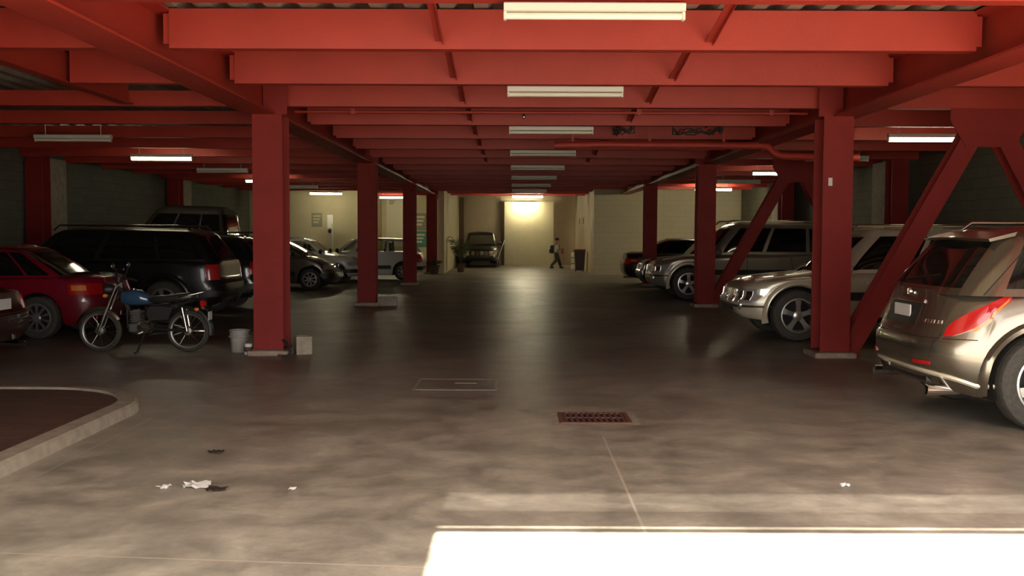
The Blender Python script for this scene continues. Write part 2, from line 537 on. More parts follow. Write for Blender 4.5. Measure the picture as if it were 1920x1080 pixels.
# beams over the parking bays
for i, y in enumerate(BY):
    xa = -4.75 if y < 13 else XL + 0.02
    o = channel(xa + 3.36, 0, 0, 0, 0.19 if y > 13 else ZD - ZB - 0.02).build('bay_beam', 'red', None, loc=(-3.36, y, ZB))
    tag(o, '%s red beam over the motorcycle-side parking bays, counted from the entrance' % ORD[i], 'beam', 'red beams over the parking bays by the motorcycle', 'thing')
for i, y in enumerate(BY):
    if y > YBR - 0.3:
        break
    o = channel(0, XR - 0.02 - 4.35, 0, 0, ZD - ZB - 0.02).build('bay_beam', 'red', None, loc=(4.35, y, ZB))
    tag(o, '%s red beam over the silver car parking bays, counted from the entrance' % ORD[i], 'beam', 'red beams over the silver car bays', 'thing')

# sloping angle ties between neighbouring cross beams
for side, X in (('motorcycle', -0.65), ('silver car', 1.68)):
    for i in range(1, 9):
        ya, yb = BY[i] + 0.17, BY[i + 1] - 0.012
        mb = MB()
        d = 0.035
        a0, b0 = Vector((0, ya, ZD - 0.02)), Vector((0, yb, ZB + 0.07))
        n = Vector((0, (b0 - a0).z, -(b0 - a0).y)).normalized() * d
        mb.loft([[a0 + Vector((-d, 0, 0)), a0 + Vector((d, 0, 0)), a0 + Vector((d, 0, 0)) + n, a0 + Vector((d - 0.008, 0, 0)) + n, a0 + Vector((d - 0.008, 0, 0)) + n * 0.2, a0 + Vector((-d, 0, 0)) + n * 0.2],
                 [b0 + Vector((-d, 0, 0)), b0 + Vector((d, 0, 0)), b0 + Vector((d, 0, 0)) + n, b0 + Vector((d - 0.008, 0, 0)) + n, b0 + Vector((d - 0.008, 0, 0)) + n * 0.2, b0 + Vector((-d, 0, 0)) + n * 0.2]])
        o = fixn(mb.build('angle_tie', 'red', None, loc=(X, 0, 0)))
        tag(o, '%s sloping red angle tie of the line nearer the %s side' % (ORD[i - 1], side), 'brace', 'sloping angle ties under the roof', 'thing')

# columns
def h_poly(w, d, t=0.022):
    a, b = w / 2, d / 2
    return [(-a, -b), (a, -b), (a, -b + t), (0.01, -b + t), (0.01, b - t), (a, b - t), (a, b), (-a, b), (-a, b - t), (-0.01, b - t), (-0.01, -b + t), (-a, -b + t)]
def column(x, y, label, inner, plinth=True):
    r = thing('steel_column', label, 'column', (x, y, 0), 0, 'red steel columns')
    MB().prism(h_poly(0.374, 0.42), 'z', 0.0, ZG).build('shaft', 'red_col', r)
    MB().bbox(-0.26, 0.26, -0.28, 0.28, 0, 0.07, 0.012).build('plinth', 'plinth', r, label='pale concrete plinth')
    MB().bbox(-0.205, 0.205, -0.225, 0.225, 0.07, 0.085, 0.004).build('base_plate', 'rust', r)
    c = inner * 0.10
    MB().prism([(c - 0.15, -0.20), (c + 0.15, -0.20), (c + 0.15, -0.18), (c + 0.012, -0.18), (c + 0.012, 0.2), (c - 0.012, 0.2), (c - 0.012, -0.18), (c - 0.15, -0.18)], 'z', ZG, ZD - 0.03).build('head_stub', 'red_col', r)
    return r
YC = [13.24, 22.24, 31.24, 39.6]
tl = ['front red column beside the motorcycle, with a bucket at its foot', 'second red column back on the motorcycle side, beyond the dark off-roader',
      'third red column on the motorcycle side, in front of the white hatchback', 'hindmost red column on the motorcycle side, beside the potted palm']
for y, lab in zip(YC, tl):
    column(-3.08 if y < 14 else -3.12, y, lab, 1)
tl = ['front red column standing between the champagne crossover and the silver car', 'second red column in front of the tall silver off-roader',
      'third red column standing over the black saloon']
for y, lab in zip(YC[:3], tl):
    cc = column(4.04 if y < 14 else 4.08, y, lab, -1)
    if y < 14:
        MB().box(-0.12, -0.07, -0.214, -0.2105, 2.16, 2.26).build('sticker', 'paper', cc, label='small white sticker')
# wall columns with pale piers behind them
for X, sgn, row, side in ((XL + 0.25, 1, (22.24, 31.24), 'motorcycle-side'), (XR - 0.35, -1, (22.24, 31.24), 'silver car side')):
    for k, y in enumerate(row):
        r = thing('wall_column', '%s dark red column against the %s block wall, with a pale concrete pier' % (('nearer', 'farther')[k], side), 'column', (X, y, 0), 0, 'columns against the side walls')
        MB().prism(h_poly(0.36, 0.40), 'z', 0, ZD - 0.03).build('shaft', 'red_col', r)
        MB().box(-0.20, 0.20, 0.21, 0.95, 0, ZB - 0.02).build('pier', 'concrete', r, label='pale concrete pier')

# chevron braces in the silver car bays
for y, lab in ((13.3, 'big red chevron brace rising beside the champagne crossover'), (22.3, 'red chevron brace rising in front of the tall silver off-roader')):
    r = thing('chevron_brace', lab, 'brace', (5.98, y, 0))
    for s in (-1, 1):
        a = Vector((s * 1.70, 0, 0.09))
        b = Vector((s * 0.12, 0, 2.95))
        d = (b - a).normalized()
        n = Vector((d.z, 0, -d.x))
        mb = MB()
        hw, hd, t = 0.12, 0.12, 0.018
        sec = [(-hw, -hd), (hw, -hd), (hw, -hd + t), (0.01, -hd + t), (0.01, hd - t), (hw, hd - t), (hw, hd), (-hw, hd), (-hw, hd - t), (-0.01, hd - t), (-0.01, -hd + t), (-hw, -hd + t)]
        mb.loft([[p + n * u + Vector((0, v, 0)) for u, v in sec] for p in (a, b)])
        fixn(mb.build('brace_arm', 'red_col', r))
        MB().box(s * 1.72 - 0.14, s * 1.72 + 0.14, -0.13, 0.13, 0.0, 0.10).build('foot_plate', 'red_col', r)
    MB().prism([(-0.5, ZB - 0.002), (0.5, ZB - 0.002), (0.5, 2.98), (0.30, 2.66), (-0.30, 2.66), (-0.5, 2.98)], 'y', -0.14, -0.125).build('gusset_plate', 'red_col', r)

# ---------------------------------------------------------------- lights
def batten(on, label, loc, group):
    r = thing('ceiling_light', label, 'light', loc, 0, group)
    MB().prism([(-0.055, 0.0), (0.055, 0.0), (0.055, 0.05), (0.035, 0.062), (-0.035, 0.062), (-0.055, 0.05)], 'x', -0.62, 0.62).build('housing', 'white_metal', r)
    MB().tube([(-0.60, 0, -0.028), (0.60, 0, -0.028)], 0.036 if on else 0.024, 12).build('tube', ('lamp_end' if abs(loc[0]) < 1 or (loc[0] > 3 and loc[1] > 33) else 'lamp_bright' if loc[1] > 33 else 'lamp_on') if on else 'lamp_off', r, 40, label='lit tube' if on else None)
    for s in (-1, 1):
        MB().bbox(min(s * 0.60, s * 0.622), max(s * 0.60, s * 0.622), -0.03, 0.03, -0.056, 0.0, 0.004).build('lamp_holder', 'white_metal', r)
    return r
LZ = ZB - 0.072
for k in range(10):
    y = 7.16 + 4.36 * k
    y = min(BY, key=lambda b: abs(b - y)) + 0.06 if k < 8 else y
    y = 50.25 if k == 9 else y
    on = k >= 8
    bm = [b for b in BY if abs(b - y) < 0.2]
    zz = LZ if bm else 3.06
    batten(on, '%s %s fluorescent light down the middle of the aisle, from the entrance' % (ORD[k], 'lit' if on else 'unlit white'), (0.545, y, zz), 'fluorescent lights down the aisle')
for k, (y, on, x) in enumerate(((12.6, 0, -7.15), (16.95, 0, -7.15), (21.1, 1, -7.12), (25.6, 0, -7.15), (30.2, 1, -7.15), (34.7, 0, -7.15), (39.5, 1, -7.12), (43.5, 1, -5.0))):
    batten(on, '%s fluorescent light above the motorcycle-side bays, %s, from the entrance' % (ORD[k], 'lit' if on else 'unlit'), (x, y, 3.06), 'fluorescent lights over the motorcycle-side bays')
for k, (y, on, x) in enumerate(((11.8, 0, 6.45), (16.25, 1, 6.42), (20.8, 0, 6.42), (25.5, 1, 6.43), (30.0, 0, 6.45), (34.6, 1, 6.6))):
    batten(on, '%s fluorescent light above the silver car bays, %s, from the entrance' % (ORD[k], 'lit' if on else 'unlit'), (x, y, 3.06), 'fluorescent lights over the silver car bays')
for o in bpy.data.objects:
    if o.name.startswith('ceiling_light'):
        near = min(abs(o.location.y - b - 0.06) for b in BY)
        if near > 0.1 and o.location.z < LZ + 0.001:
            for s in (-0.45, 0.45):
                MB().tube([(s, 0, 0.06), (s, 0, ZD - o.location.z + 0.03)], 0.006, 6).build('hanger', 'white_metal', o)

# ---------------------------------------------------------------- pipes and cables under the roof
o = MB().tube([(-3.0, 0, 0), (4.0, 0, 0)], 0.022, 10).build('sprinkler_pipe', 'red', None, 40, loc=(0, 14.3, 3.19))
r = thing('water_pipe', 'thin pinkish pipe crossing under the roof behind the front columns', 'pipe', (0, 14.3, 3.2))
o.parent = r
o.location = (0, 0, 0)
MB().lathe([(0.012, -0.02), (0.02, -0.05), (0.02, -0.07), (0.006, -0.09)], 'z', (0.13, 0, 0), 10).build('sprinkler_head', 'chrome', r, 40)
for xx in (-2.2, 1.7, 3.5):
    MB().box(xx - 0.03, xx + 0.03, -0.03, 0.03, -0.03, 0.27).build('pipe_clip', 'red', r)
r = thing('drain_pipe', 'thick red drain pipe with an elbow running towards the silver car bays', 'pipe', (0, 17.0, 0))
MB().tube([(0.65, 0, 2.98), (1.4, 0, 3.0), (4.0, 0, 2.99), (4.12, 0, 2.97), (4.22, 0, 2.87), (4.34, 0, 2.82), (5.6, 0, 2.80)], 0.062, 14).build('pipe', 'red', r, 50)
for xx in (0.95, 2.2, 3.4):
    MB().box(xx - 0.02, xx + 0.02, -0.015, 0.015, 3.0, ZD + 0.02).build('pipe_hanger', 'red', r)
rr = random.Random(3)
for X, wd, lab in ((1.62, 0.32, 'small tangle of black cable hanging under the roof'), (2.72, 0.75, 'wide tangle of black cable draped on the thick red pipe')):
    mb = MB()
    r = thing('cable_tangle', lab, 'cable', (X, 15.5, 3.06), 0, 'cable tangles under the roof')
    for k in range(5):
        x = -wd / 2
        pts = []
        while x < wd / 2:
            pts.append((x, rr.uniform(-0.03, 0.03), rr.uniform(-0.05, 0.07)))
            x += rr.uniform(0.03, 0.09)
        pts = [(pts[0][0], 0, 0.10)] + pts + [(pts[-1][0], 0, 0.10)]
        MB().tube(pts, 0.010, 5).build('cable', 'cable', r, 60)
    if wd > 0.5:
        MB().tube([(0.1, 0, 0.06), (0.25, -0.02, 0.15), (0.34, 0, 0.24)], 0.014, 6).build('cable', 'cable', r, 60)
# pale uprights added to stand in for lit wall edges
for x, y, lab in ((5.02, 38.85, 'pale strip standing in for a lit edge of the block wall, beside the third silver car side column'), (6.78, 38.85, 'pale strip standing in for a lit edge of the block wall, beside the second silver car side column')):
    r = thing('lit_edge_strip', lab, 'pipe', (x, y, 0), 0, 'pale strips for lit wall edges')
    MB().tube([(0, 0, 0.02), (0, 0, 3.0)], 0.028, 10).build('pipe', 'cream_light', r, 40)
    for zz in (0.9, 2.1):
        MB().box(-0.04, 0.04, -0.012, 0.14, zz, zz + 0.03).build('clip', 'cream_light', r)

# ---------------------------------------------------------------- kerbed island
isl = thing('kerb_island', 'raised paved island with a pale rounded kerb beside the entrance', 'kerb', (-3.22, 0, 0))
def island(inset, z, n=10):
    x1, y1, R = -inset, 9.85 - inset, 1.15 - inset
    pts = [(-6.9, -1.0), (x1, -1.0)]
    for k in range(n + 1):
        a = (pi / 2) * k / n
        pts.append((x1 - R + R * cos(a), y1 - R + R * sin(a)))
    pts.append((-6.9, y1))
    return [(a, b, z) for a, b in pts]
MB().loft([island(0, 0), island(0.01, 0.07), island(0.035, 0.09), island(0.17, 0.095), island(0.19, 0.06)], False).build('kerb_edge', 'concrete', isl, 30)
mb = MB()
mb.v = island(0.17, 0.075)
mb.f = [tuple(range(len(mb.v)))]
mb.build('paving', 'tile_red', isl, label='red-brown paving')

# ---------------------------------------------------------------- floor fittings
r = thing('floor_drain', 'rusty slotted drain grate set in the floor of the aisle', 'drain', (0.68, 8.66, 0))
MB().add([(-0.36, -0.30, 0.002), (0.36, -0.30, 0.002), (0.36, 0.30, 0.002), (-0.36, 0.30, 0.002)], [(0, 1, 2, 3)]).build('surround', 'concrete', r, label='pale worn concrete surround')
MB().box(-0.27, 0.27, -0.23, 0.23, 0.0025, 0.004).build('pit', 'pit', r)
fr = MB()
fr.loft([[(sx * a, sy * b, zz) for sx, sy in ((-1, -1), (1, -1), (1, 1), (-1, 1))] for a, b, zz in ((0.30, 0.25, 0.003), (0.295, 0.245, 0.014), (0.26, 0.215, 0.014), (0.255, 0.21, 0.004))], False)
fr.build('frame', 'rust', r)
for k in range(11):
    x = -0.24 + 0.48 * k / 10
    MB().box(x - 0.012, x + 0.012, -0.215, 0.215, 0.004, 0.013).build('bar', 'rust', r)
MB().box(-0.255, 0.255, -0.012, 0.012, 0.005, 0.014).build('cross_bar', 'rust', r)
r = thing('access_cover', 'flush square inspection cover outlined in pale filler in the aisle floor', 'cover', (-0.58, 10.6, 0))
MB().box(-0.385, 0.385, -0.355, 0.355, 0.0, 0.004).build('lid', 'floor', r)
fr = MB()
fr.loft([[(sx * a, sy * b, zz) for sx, sy in ((-1, -1), (1, -1), (1, 1), (-1, 1))] for a, b, zz in ((0.42, 0.39, 0.001), (0.415, 0.385, 0.005), (0.395, 0.365, 0.005), (0.39, 0.36, 0.001))], False)
fr.build('frame', 'concrete', r)
MB().box(-0.02, 0.20, 0.06, 0.085, 0.004, 0.008).build('lifting_slot', 'concrete', r)
# ================================================================ vehicles
def curve(pts):
    """monotone cubic through (x, y) points"""
    xs = [p[0] for p in pts]
    ys = [p[1] for p in pts]
    n = len(xs)
    d = [(ys[i + 1] - ys[i]) / (xs[i + 1] - xs[i]) for i in range(n - 1)]
    m = [d[0]] + [0 if d[i - 1] * d[i] <= 0 else 2 * d[i - 1] * d[i] / (d[i - 1] + d[i]) for i in range(1, n - 1)] + [d[-1]] if n > 2 else [d[0], d[0]]
    def f(x):
        if x <= xs[0]:
            return ys[0]
        if x >= xs[-1]:
            return ys[-1]
        i = 0
        while x > xs[i + 1]:
            i += 1
        h = xs[i + 1] - xs[i]
        t = (x - xs[i]) / h
        return ((1 + 2 * t) * (1 - t) ** 2 * ys[i] + t * (1 - t) ** 2 * h * m[i] + t * t * (3 - 2 * t) * ys[i + 1] + t * t * (t - 1) * h * m[i + 1])
    return f

def patch(F, nu, nv, th, name, m, parent, smooth=50, label=None, inner=-0.012):
    """thick patch lying on a surface; F(u, v) gives point and outward normal"""
    mb = MB()
    g = [[F(i / nu, j / nv) for i in range(nu + 1)] for j in range(nv + 1)]
    top = [[p + n * th for p, n in row] for row in g]
    W = nu + 1
    for row in top:
        mb.v += [tuple(p) for p in row]
    for j in range(nv):
        for i in range(nu):
            a = j * W + i
            mb.f.append((a, a + 1, a + 1 + W, a + W))
    idx = [(0, i) for i in range(nu + 1)] + [(j, nu) for j in range(1, nv + 1)] + [(nv, i) for i in range(nu - 1, -1, -1)] + [(j, 0) for j in range(nv - 1, 0, -1)]
    o = len(mb.v)
    for j, i in idx:
        p, n = g[j][i]
        mb.v.append(tuple(p + n * inner))
    K = len(idx)
    for k in range(K):
        j, i = idx[k]
        j2, i2 = idx[(k + 1) % K]
        mb.f.append((j * W + i, o + k, o + (k + 1) % K, j2 * W + i2))
    return fixn(mb.build(name, m, parent, smooth, label=label))

class Car:
    def __init__(c, name, label, cat, loc, rz, paint, L=4.6, W=1.8, H=1.7, fo=0.85, ro=0.9, R=0.36, arch=0.055, clear=0.24,
                 top=None, front=None, rear=None, nf=9, nr=9, gh_rear=(0.1, 0.3), gh_front=(1.5, 2.4), gw=(0.83, 0.66), zrf=None,
                 wins=None, glass='dark_glass', group=None, wheel='alloy', spokes=5, flare=None, shoulder=0.05, gpow=9, track=0.02, detail=True, tumble=0.03):
        c.L, c.W, c.H, c.R, c.Ra, c.clear = L, W, H, R, R + arch, clear
        c.root = thing(name, label, cat, loc, rz, group)
        c.paint = paint
        c.xfw, c.xrw = L / 2 - fo, -L / 2 + ro
        c.zt = curve(top)
        c.xf = curve(front)
        c.xr = curve(rear)
        c.nf, c.nr = nf, nr
        c.sh, c.tumble = shoulder, tumble
        c.gr, c.gf, c.gw, c.gp = gh_rear, gh_front, gw, gpow
        c.zrf = curve(zrf) if zrf else (lambda x: H - 0.03)
        c.detail = detail
        zl = curve([(-L / 2, clear + 0.10), (-L / 2 + 0.5, clear), (L / 2 - 0.5, clear), (L / 2, clear + 0.04)])
        c.zl = zl
        # normalised outline samples
        NS, NF = (110, 16) if detail else (70, 10)
        S0 = 0.90
        side = [S0 * (1 - 2 * k / NS) for k in range(NS + 1)]       # front to rear along +y
        yf = (1 - S0 ** nf) ** (1 / nf)
        yr = (1 - S0 ** nr) ** (1 / nr)
        c.side, c.NF = side, NF
        ring = [(s, c.yn(s)) for s in side]
        for k in range(1, NF):
            y = yr * (1 - 2 * k / NF)
            ring.append((-(1 - abs(y) ** nr) ** (1 / nr), y))
        ring += [(s, -c.yn(s)) for s in reversed(side)]
        for k in range(1, NF):
            y = -yf * (1 - 2 * k / NF)
            ring.append(((1 - abs(y) ** nf) ** (1 / nf), y))
        c.ring = ring
        c.lower()
        c.house(wins or [])
        c.glass_parts(glass)
        c.under()
        c.wheels(wheel, spokes, track)
        if flare:
            for xc in (c.xfw, c.xrw):
                for s in (1, -1):
                    c.flare(xc, s, flare)

    def yn(c, s):
        n = c.nf if s > 0 else c.nr
        return max(0.0, 1 - abs(s) ** n) ** (1 / n)

    def zb(c, x):
        z = c.zl(x)
        for xc in (c.xfw, c.xrw):
            d = abs(x - xc)
            if d < c.Ra:
                z = max(z, c.R + sqrt(c.Ra ** 2 - d * d))
        return z

    def hw(c, z, t):
        h = c.W / 2
        mid = 0.5 * (c.clear + c.zt(0))
        k = (z - mid) / max(0.2, c.zt(0) - c.clear)
        y = h - c.tumble * (2 * k) ** 2 * 0.6
        if t > 0.86:
            u = (t - 0.86) / 0.14
            y -= c.sh * (1 - sqrt(max(0, 1 - u * u)))
        if t < 0.06:
            y -= 0.02 * (1 - t / 0.06)
        return y

    def P(c, s, yn, t):
        xr, xf = c.xr(t), c.xf(t)
        x = (xr + xf) / 2 + s * (xf - xr) / 2
        zb, zt = c.zb(x), c.zt(x)
        z = zb + t * (zt - zb)
        if t > 0.94:
            pass
        return Vector((x, yn * c.hw(z, t), z))

    def lower(c):
        T = [0, 0.03, 0.07, 0.14, 0.24, 0.34, 0.44, 0.54, 0.64, 0.74, 0.82, 0.88, 0.92, 0.95, 0.975, 0.99, 1.0] if c.detail else [0, 0.06, 0.2, 0.4, 0.6, 0.8, 0.9, 0.96, 1.0]
        mb = MB()
        rings = [[c.P(s, y, t) for s, y in c.ring] for t in T]
        mb.loft(rings, False)
        o = (len(T) - 1) * len(c.ring)
        NS, NF, n = len(c.side) - 1, c.NF, len(c.ring)
        # crowned top: rows across the car
        rows = []
        for k in range(NS + 1):
            a, b = rings[-1][k], rings[-1][2 * NS + NF - k]
            row = [o + k]
            for q in range(1, NF):
                f = q / NF
                p = a.lerp(b, f)
                p = p + Vector((0, 0, 0.05 * (1 - (2 * f - 1) ** 2)))
                mb.v.append(tuple(p))
                row.append(len(mb.v) - 1)
            row.append(o + 2 * NS + NF - k)
            rows.append(row)
        for k in range(NS):
            for q in range(NF):
                mb.f.append((rows[k][q], rows[k + 1][q], rows[k + 1][q + 1], rows[k][q + 1]))
        rear = [o + NS + q for q in range(NF + 1)]
        front = [o + 2 * NS + NF + q for q in range(NF)] + [o]
        front = front[::-1]
        for q in range(NF):
            mb.f.append((rows[NS][q], rear[q], rear[q + 1], rows[NS][q + 1]))
            mb.f.append((rows[0][q], rows[0][q + 1], front[q + 1], front[q]))
        c.mb = mb

    def GP(c, s, yn, t):
        xr = c.gr[0] + (c.gr[1] - c.gr[0]) * t + 0.05 * (c.gr[1] - c.gr[0]) * sin(pi * t) * -1
        xf = c.gf[0] + (c.gf[1] - c.gf[0]) * t + 0.06 * (c.gf[0] - c.gf[1]) * sin(pi * t)
        h = c.gw[0] + (c.gw[1] - c.gw[0]) * t + 0.02 * sin(pi * t)
        ins = 0.0
        if t > 0.86:
            u = (t - 0.86) / 0.14
            ins = 0.11 * (1 - sqrt(max(0, 1 - u * u)))
        xr, xf, h = xr + ins, xf - ins, h - ins
        x = (xr + xf) / 2 + s * (xf - xr) / 2
        z0 = c.zt(x) - 0.03
        zz = c.zrf(x) - z0
        return Vector((x, yn * h, z0 + t * zz))

    def house(c, wins):
        T = [0, 0.06, 0.12, 0.22, 0.34, 0.46, 0.58, 0.70, 0.80, 0.85, 0.89, 0.93, 0.96, 0.985, 1.0]
        g = c.gp
        NS, NF = 100, 14
        S0 = 0.965
        side = [S0 * (1 - 2 * k / NS) for k in range(NS + 1)]
        yy = (1 - S0 ** g) ** (1 / g)
        ring = [(s, (1 - abs(s) ** g) ** (1 / g)) for s in side]
        for k in range(1, NF):
            y = yy * (1 - 2 * k / NF)
            ring.append((-(1 - abs(y) ** g) ** (1 / g), y))
        ring += [(s, -(1 - abs(s) ** g) ** (1 / g)) for s in reversed(side)]
        for k in range(1, NF):
            y = -yy * (1 - 2 * k / NF)
            ring.append(((1 - abs(y) ** g) ** (1 / g), y))
        rings = [[c.GP(s, y, t) for s, y in ring] for t in T]
        n = len(ring)
        buckets = {'body': c.mb}
        c.glass = {}
        base = len(c.mb.v)
        for rg in rings:
            c.mb.v += [tuple(p) for p in rg]
        for j in range(len(T) - 1):
            tm = (T[j] + T[j + 1]) / 2
            for i in range(n):
                i2 = (i + 1) % n
                s = (ring[i][0] + ring[i2][0]) / 2
                y = (ring[i][1] + ring[i2][1]) / 2
                key = None
                if 0.12 < tm < 0.85:
                    if abs(s) > S0 * 0.995 and abs(y) < 0.90:
                        key = ('windshield' if s > 0 else 'rear_window', 0)
                    else:
                        for q, wn in enumerate(wins):
                            if wn[0] < s < wn[1] and abs(y) > 0.3:
                                key = ('side_window', (q, 1 if y > 0 else -1))
                quad = (j * n + i, j * n + i2, (j + 1) * n + i2, (j + 1) * n + i)
                if key:
                    c.glass.setdefault(key, []).append([rings[a // n][a % n] for a in quad])
                else:
                    c.mb.f.append(tuple(base + a for a in quad))
        o = base + (len(T) - 1) * n
        top = rings[-1]
        rows = []
        for k in range(NS + 1):
            a, b = top[k], top[2 * NS + NF - k]
            row = [o + k]
            for q in range(1, NF):
                f = q / NF
                c.mb.v.append(tuple(a.lerp(b, f) + Vector((0, 0, 0.035 * (1 - (2 * f - 1) ** 2)))))
                row.append(len(c.mb.v) - 1)
            row.append(o + 2 * NS + NF - k)
            rows.append(row)
        for k in range(NS):
            for q in range(NF):
                c.mb.f.append((rows[k][q], rows[k + 1][q], rows[k + 1][q + 1], rows[k][q + 1]))
        rear = [o + NS + q for q in range(NF + 1)]
        front = ([o + 2 * NS + NF + q for q in range(NF)] + [o])[::-1]
        for q in range(NF):
            c.mb.f.append((rows[NS][q], rear[q], rear[q + 1], rows[NS][q + 1]))
            c.mb.f.append((rows[0][q], rows[0][q + 1], front[q + 1], front[q]))
        fixn(c.mb.build('body', c.paint, c.root, 38))

    def glass_parts(c, m):
        for (nm, _), quads in c.glass.items():
            mb = MB()
            idx = {}
            for qd in quads:
                f = []
                for p in qd:
                    k = (round(p.x, 5), round(p.y, 5), round(p.z, 5))
                    if k not in idx:
                        idx[k] = len(mb.v)
                        mb.v.append(tuple(p))
                    f.append(idx[k])
                mb.f.append(tuple(f))
            mb.build(nm, m, c.root, 60)

    def under(c):
        mb = MB()
        L, h = c.L, c.W / 2
        mb.box(-L / 2 + 0.40, L / 2 - 0.40, -h + 0.36, h - 0.36, c.clear, c.clear + 0.30)
        mb.box(c.xrw + c.Ra, c.xfw - c.Ra, -h + 0.06, h - 0.06, c.clear - 0.02, c.clear + 0.20)
        mb.build('underbody', 'matte_black', c.root)
        for xc in (c.xfw, c.xrw):
            for s in (1, -1):
                w = MB()
                w.lathe([(c.Ra - 0.004, s * (h - 0.045)), (c.Ra - 0.004, s * (h - 0.34)), (0.03, s * (h - 0.34))], 'y', (xc, 0, c.R), 28, -0.35, pi + 0.35)
                w.build('wheel_well', 'matte_black', c.root, 40)

    def wheels(c, m, spokes, inset):
        h = c.W / 2 - inset
        R, tw = c.R, 0.20
        k = R / 0.36
        for xc in (c.xfw, c.xrw):
            for s in (1, -1):
                tr = MB()
                ri = R * 0.66
                prof = [(ri, -tw / 2), (ri + 0.02, -tw / 2 - 0.006), (R - 0.05, -tw / 2 - 0.012), (R - 0.015, -tw / 2 + 0.006), (R, -tw / 2 + 0.035), (R + 0.001, -0.03), (R - 0.006, -0.028), (R - 0.006, -0.02), (R + 0.001, -0.018),
                        (R + 0.001, 0.018), (R - 0.006, 0.02), (R - 0.006, 0.028), (R + 0.001, 0.03), (R, tw / 2 - 0.035), (R - 0.015, tw / 2 - 0.006), (R - 0.05, tw / 2 + 0.012), (ri + 0.02, tw / 2 + 0.006), (ri, tw / 2)]
                tr.lathe(prof, 'y', (0, 0, 0), 40)
                t = tr.build('wheel', 'tyre', c.root, 35, loc=(xc, s * (h - tw / 2), R))
                rm = MB()
                o = s * tw / 2
                rm.lathe([(ri + 0.004, o + s * 0.004), (ri - 0.012, o + s * 0.006), (ri - 0.03, o - s * 0.012), (ri - 0.035, o - s * 0.12), (ri - 0.035, -o)], 'y', (0, 0, 0), 36)
                for q in range(spokes):
                    a = 2 * pi * q / spokes + 0.3
                    ca, sa = cos(a), sin(a)
                    w0, w1 = 0.030 * k * 5 / max(5, spokes) + 0.004, 0.046 * k * 5 / max(5, spokes)
                    def pt(r, u, y):
                        return (r * ca - u * sa, y, r * sa + u * ca)
                    r0, r1 = 0.045 * k, ri - 0.015
                    A = [pt(r0, -w0, o - s * 0.006), pt(r0, w0, o - s * 0.006), pt(r0, w0, o - s * 0.04), pt(r0, -w0, o - s * 0.04)]
                    B = [pt(r1, -w1, o - s * 0.004), pt(r1, w1, o - s * 0.004), pt(r1, w1, o - s * 0.035), pt(r1, -w1, o - s * 0.035)]
                    Cc = [pt((r0 + r1) / 2, -w0 * 0.9, o + s * 0.004), pt((r0 + r1) / 2, w0 * 0.9, o + s * 0.004), pt((r0 + r1) / 2, w0 * 0.9, o - s * 0.04), pt((r0 + r1) / 2, -w0 * 0.9, o - s * 0.04)]
                    rm.loft([A, Cc, B])
                rm.lathe([(0.075 * k, o - s * 0.05), (0.072 * k, o - s * 0.006), (0.04 * k, o + s * 0.006), (0.002, o + s * 0.008)], 'y', (0, 0, 0), 20)
                rim = fixn(rm.build('rim', m, t, 40))
                dk = MB()
                dk.lathe([(ri - 0.03, o - s * 0.09), (0.004, o - s * 0.09)], 'y', (0, 0, 0), 30)
                dk.build('brake_disc', 'matte_black', t)

    # ---- details laid on the surface
    def side_pt(c, x, z, sg, gh=False):
        t = 0.5
        zb, zt = c.zb(x), c.zt(x)
        t = max(0.0, min(1.0, (z - zb) / max(0.01, zt - zb)))
        xr, xf = c.xr(t), c.xf(t)
        s = max(-1, min(1, (x - (xr + xf) / 2) / ((xf - xr) / 2)))
        return Vector((x, sg * c.yn(s) * c.hw(z, t), z))

    def side_f(c, fx0, fx1, z0, z1, sg):
        def F(u, v):
            z = z0 + (z1 - z0) * v
            a = fx0(v) if callable(fx0) else fx0
            b = fx1(v) if callable(fx1) else fx1
            x = a + (b - a) * u
            p = c.side_pt(x, z, sg)
            e = 0.01
            n = (c.side_pt(x + e, z, sg) - c.side_pt(x - e, z, sg)).cross(c.side_pt(x, z + e, sg) - c.side_pt(x, z - e, sg))
            n = n.normalized() if n.length > 1e-9 else Vector((0, sg, 0))
            if n.y * sg < 0:
                n = -n
            return p, n
        return F

    def end_pt(c, a, z, end):
        """point at signed distance a round the outline from the middle of the nose (end=1) or tail (end=-1)"""
        h = c.W / 2 * 0.985
        hl = c.L / 2
        n = c.nf if end > 0 else c.nr
        if not hasattr(c, '_tab'):
            c._tab = {}
        if end not in c._tab:
            pts = [(1.0, 0.0)]
            for k in range(1, 61):
                y = 0.80 * k / 60
                pts.append(((1 - y ** n) ** (1 / n), y))
            y80 = (1 - 0.8 ** n) ** (1 / n)
            for k in range(1, 41):                       # round the corner by angle
                q = k / 40
                y = 0.80 + (0.999 - 0.80) * q
                pts.append(((1 - y ** n) ** (1 / n), y))
            s_last = pts[-1][0]
            for k in range(1, 61):
                s = s_last * (1 - k / 60) + 0.3 * k / 60
                pts.append((s, (1 - s ** n) ** (1 / n)))
            acc = [0.0]
            for k in range(1, len(pts)):
                acc.append(acc[-1] + sqrt(((pts[k][0] - pts[k - 1][0]) * hl) ** 2 + ((pts[k][1] - pts[k - 1][1]) * h) ** 2))
            c._tab[end] = (acc, pts)
        acc, pts = c._tab[end]
        aa = abs(a)
        i = 0
        while i < len(acc) - 2 and acc[i + 1] < aa:
            i += 1
        f = (aa - acc[i]) / max(1e-9, acc[i + 1] - acc[i])
        s = (pts[i][0] + (pts[i + 1][0] - pts[i][0]) * f) * end
        y = (pts[i][1] + (pts[i + 1][1] - pts[i][1]) * f) * (1 if a >= 0 else -1)
        t = 0.5
        for _ in range(4):
            xr, xf = c.xr(t), c.xf(t)
            x = (xr + xf) / 2 + s * (xf - xr) / 2
            zb, zt = c.zb(x), c.zt(x)
            t = max(0.0, min(1.0, (z - zb) / max(0.01, zt - zb)))
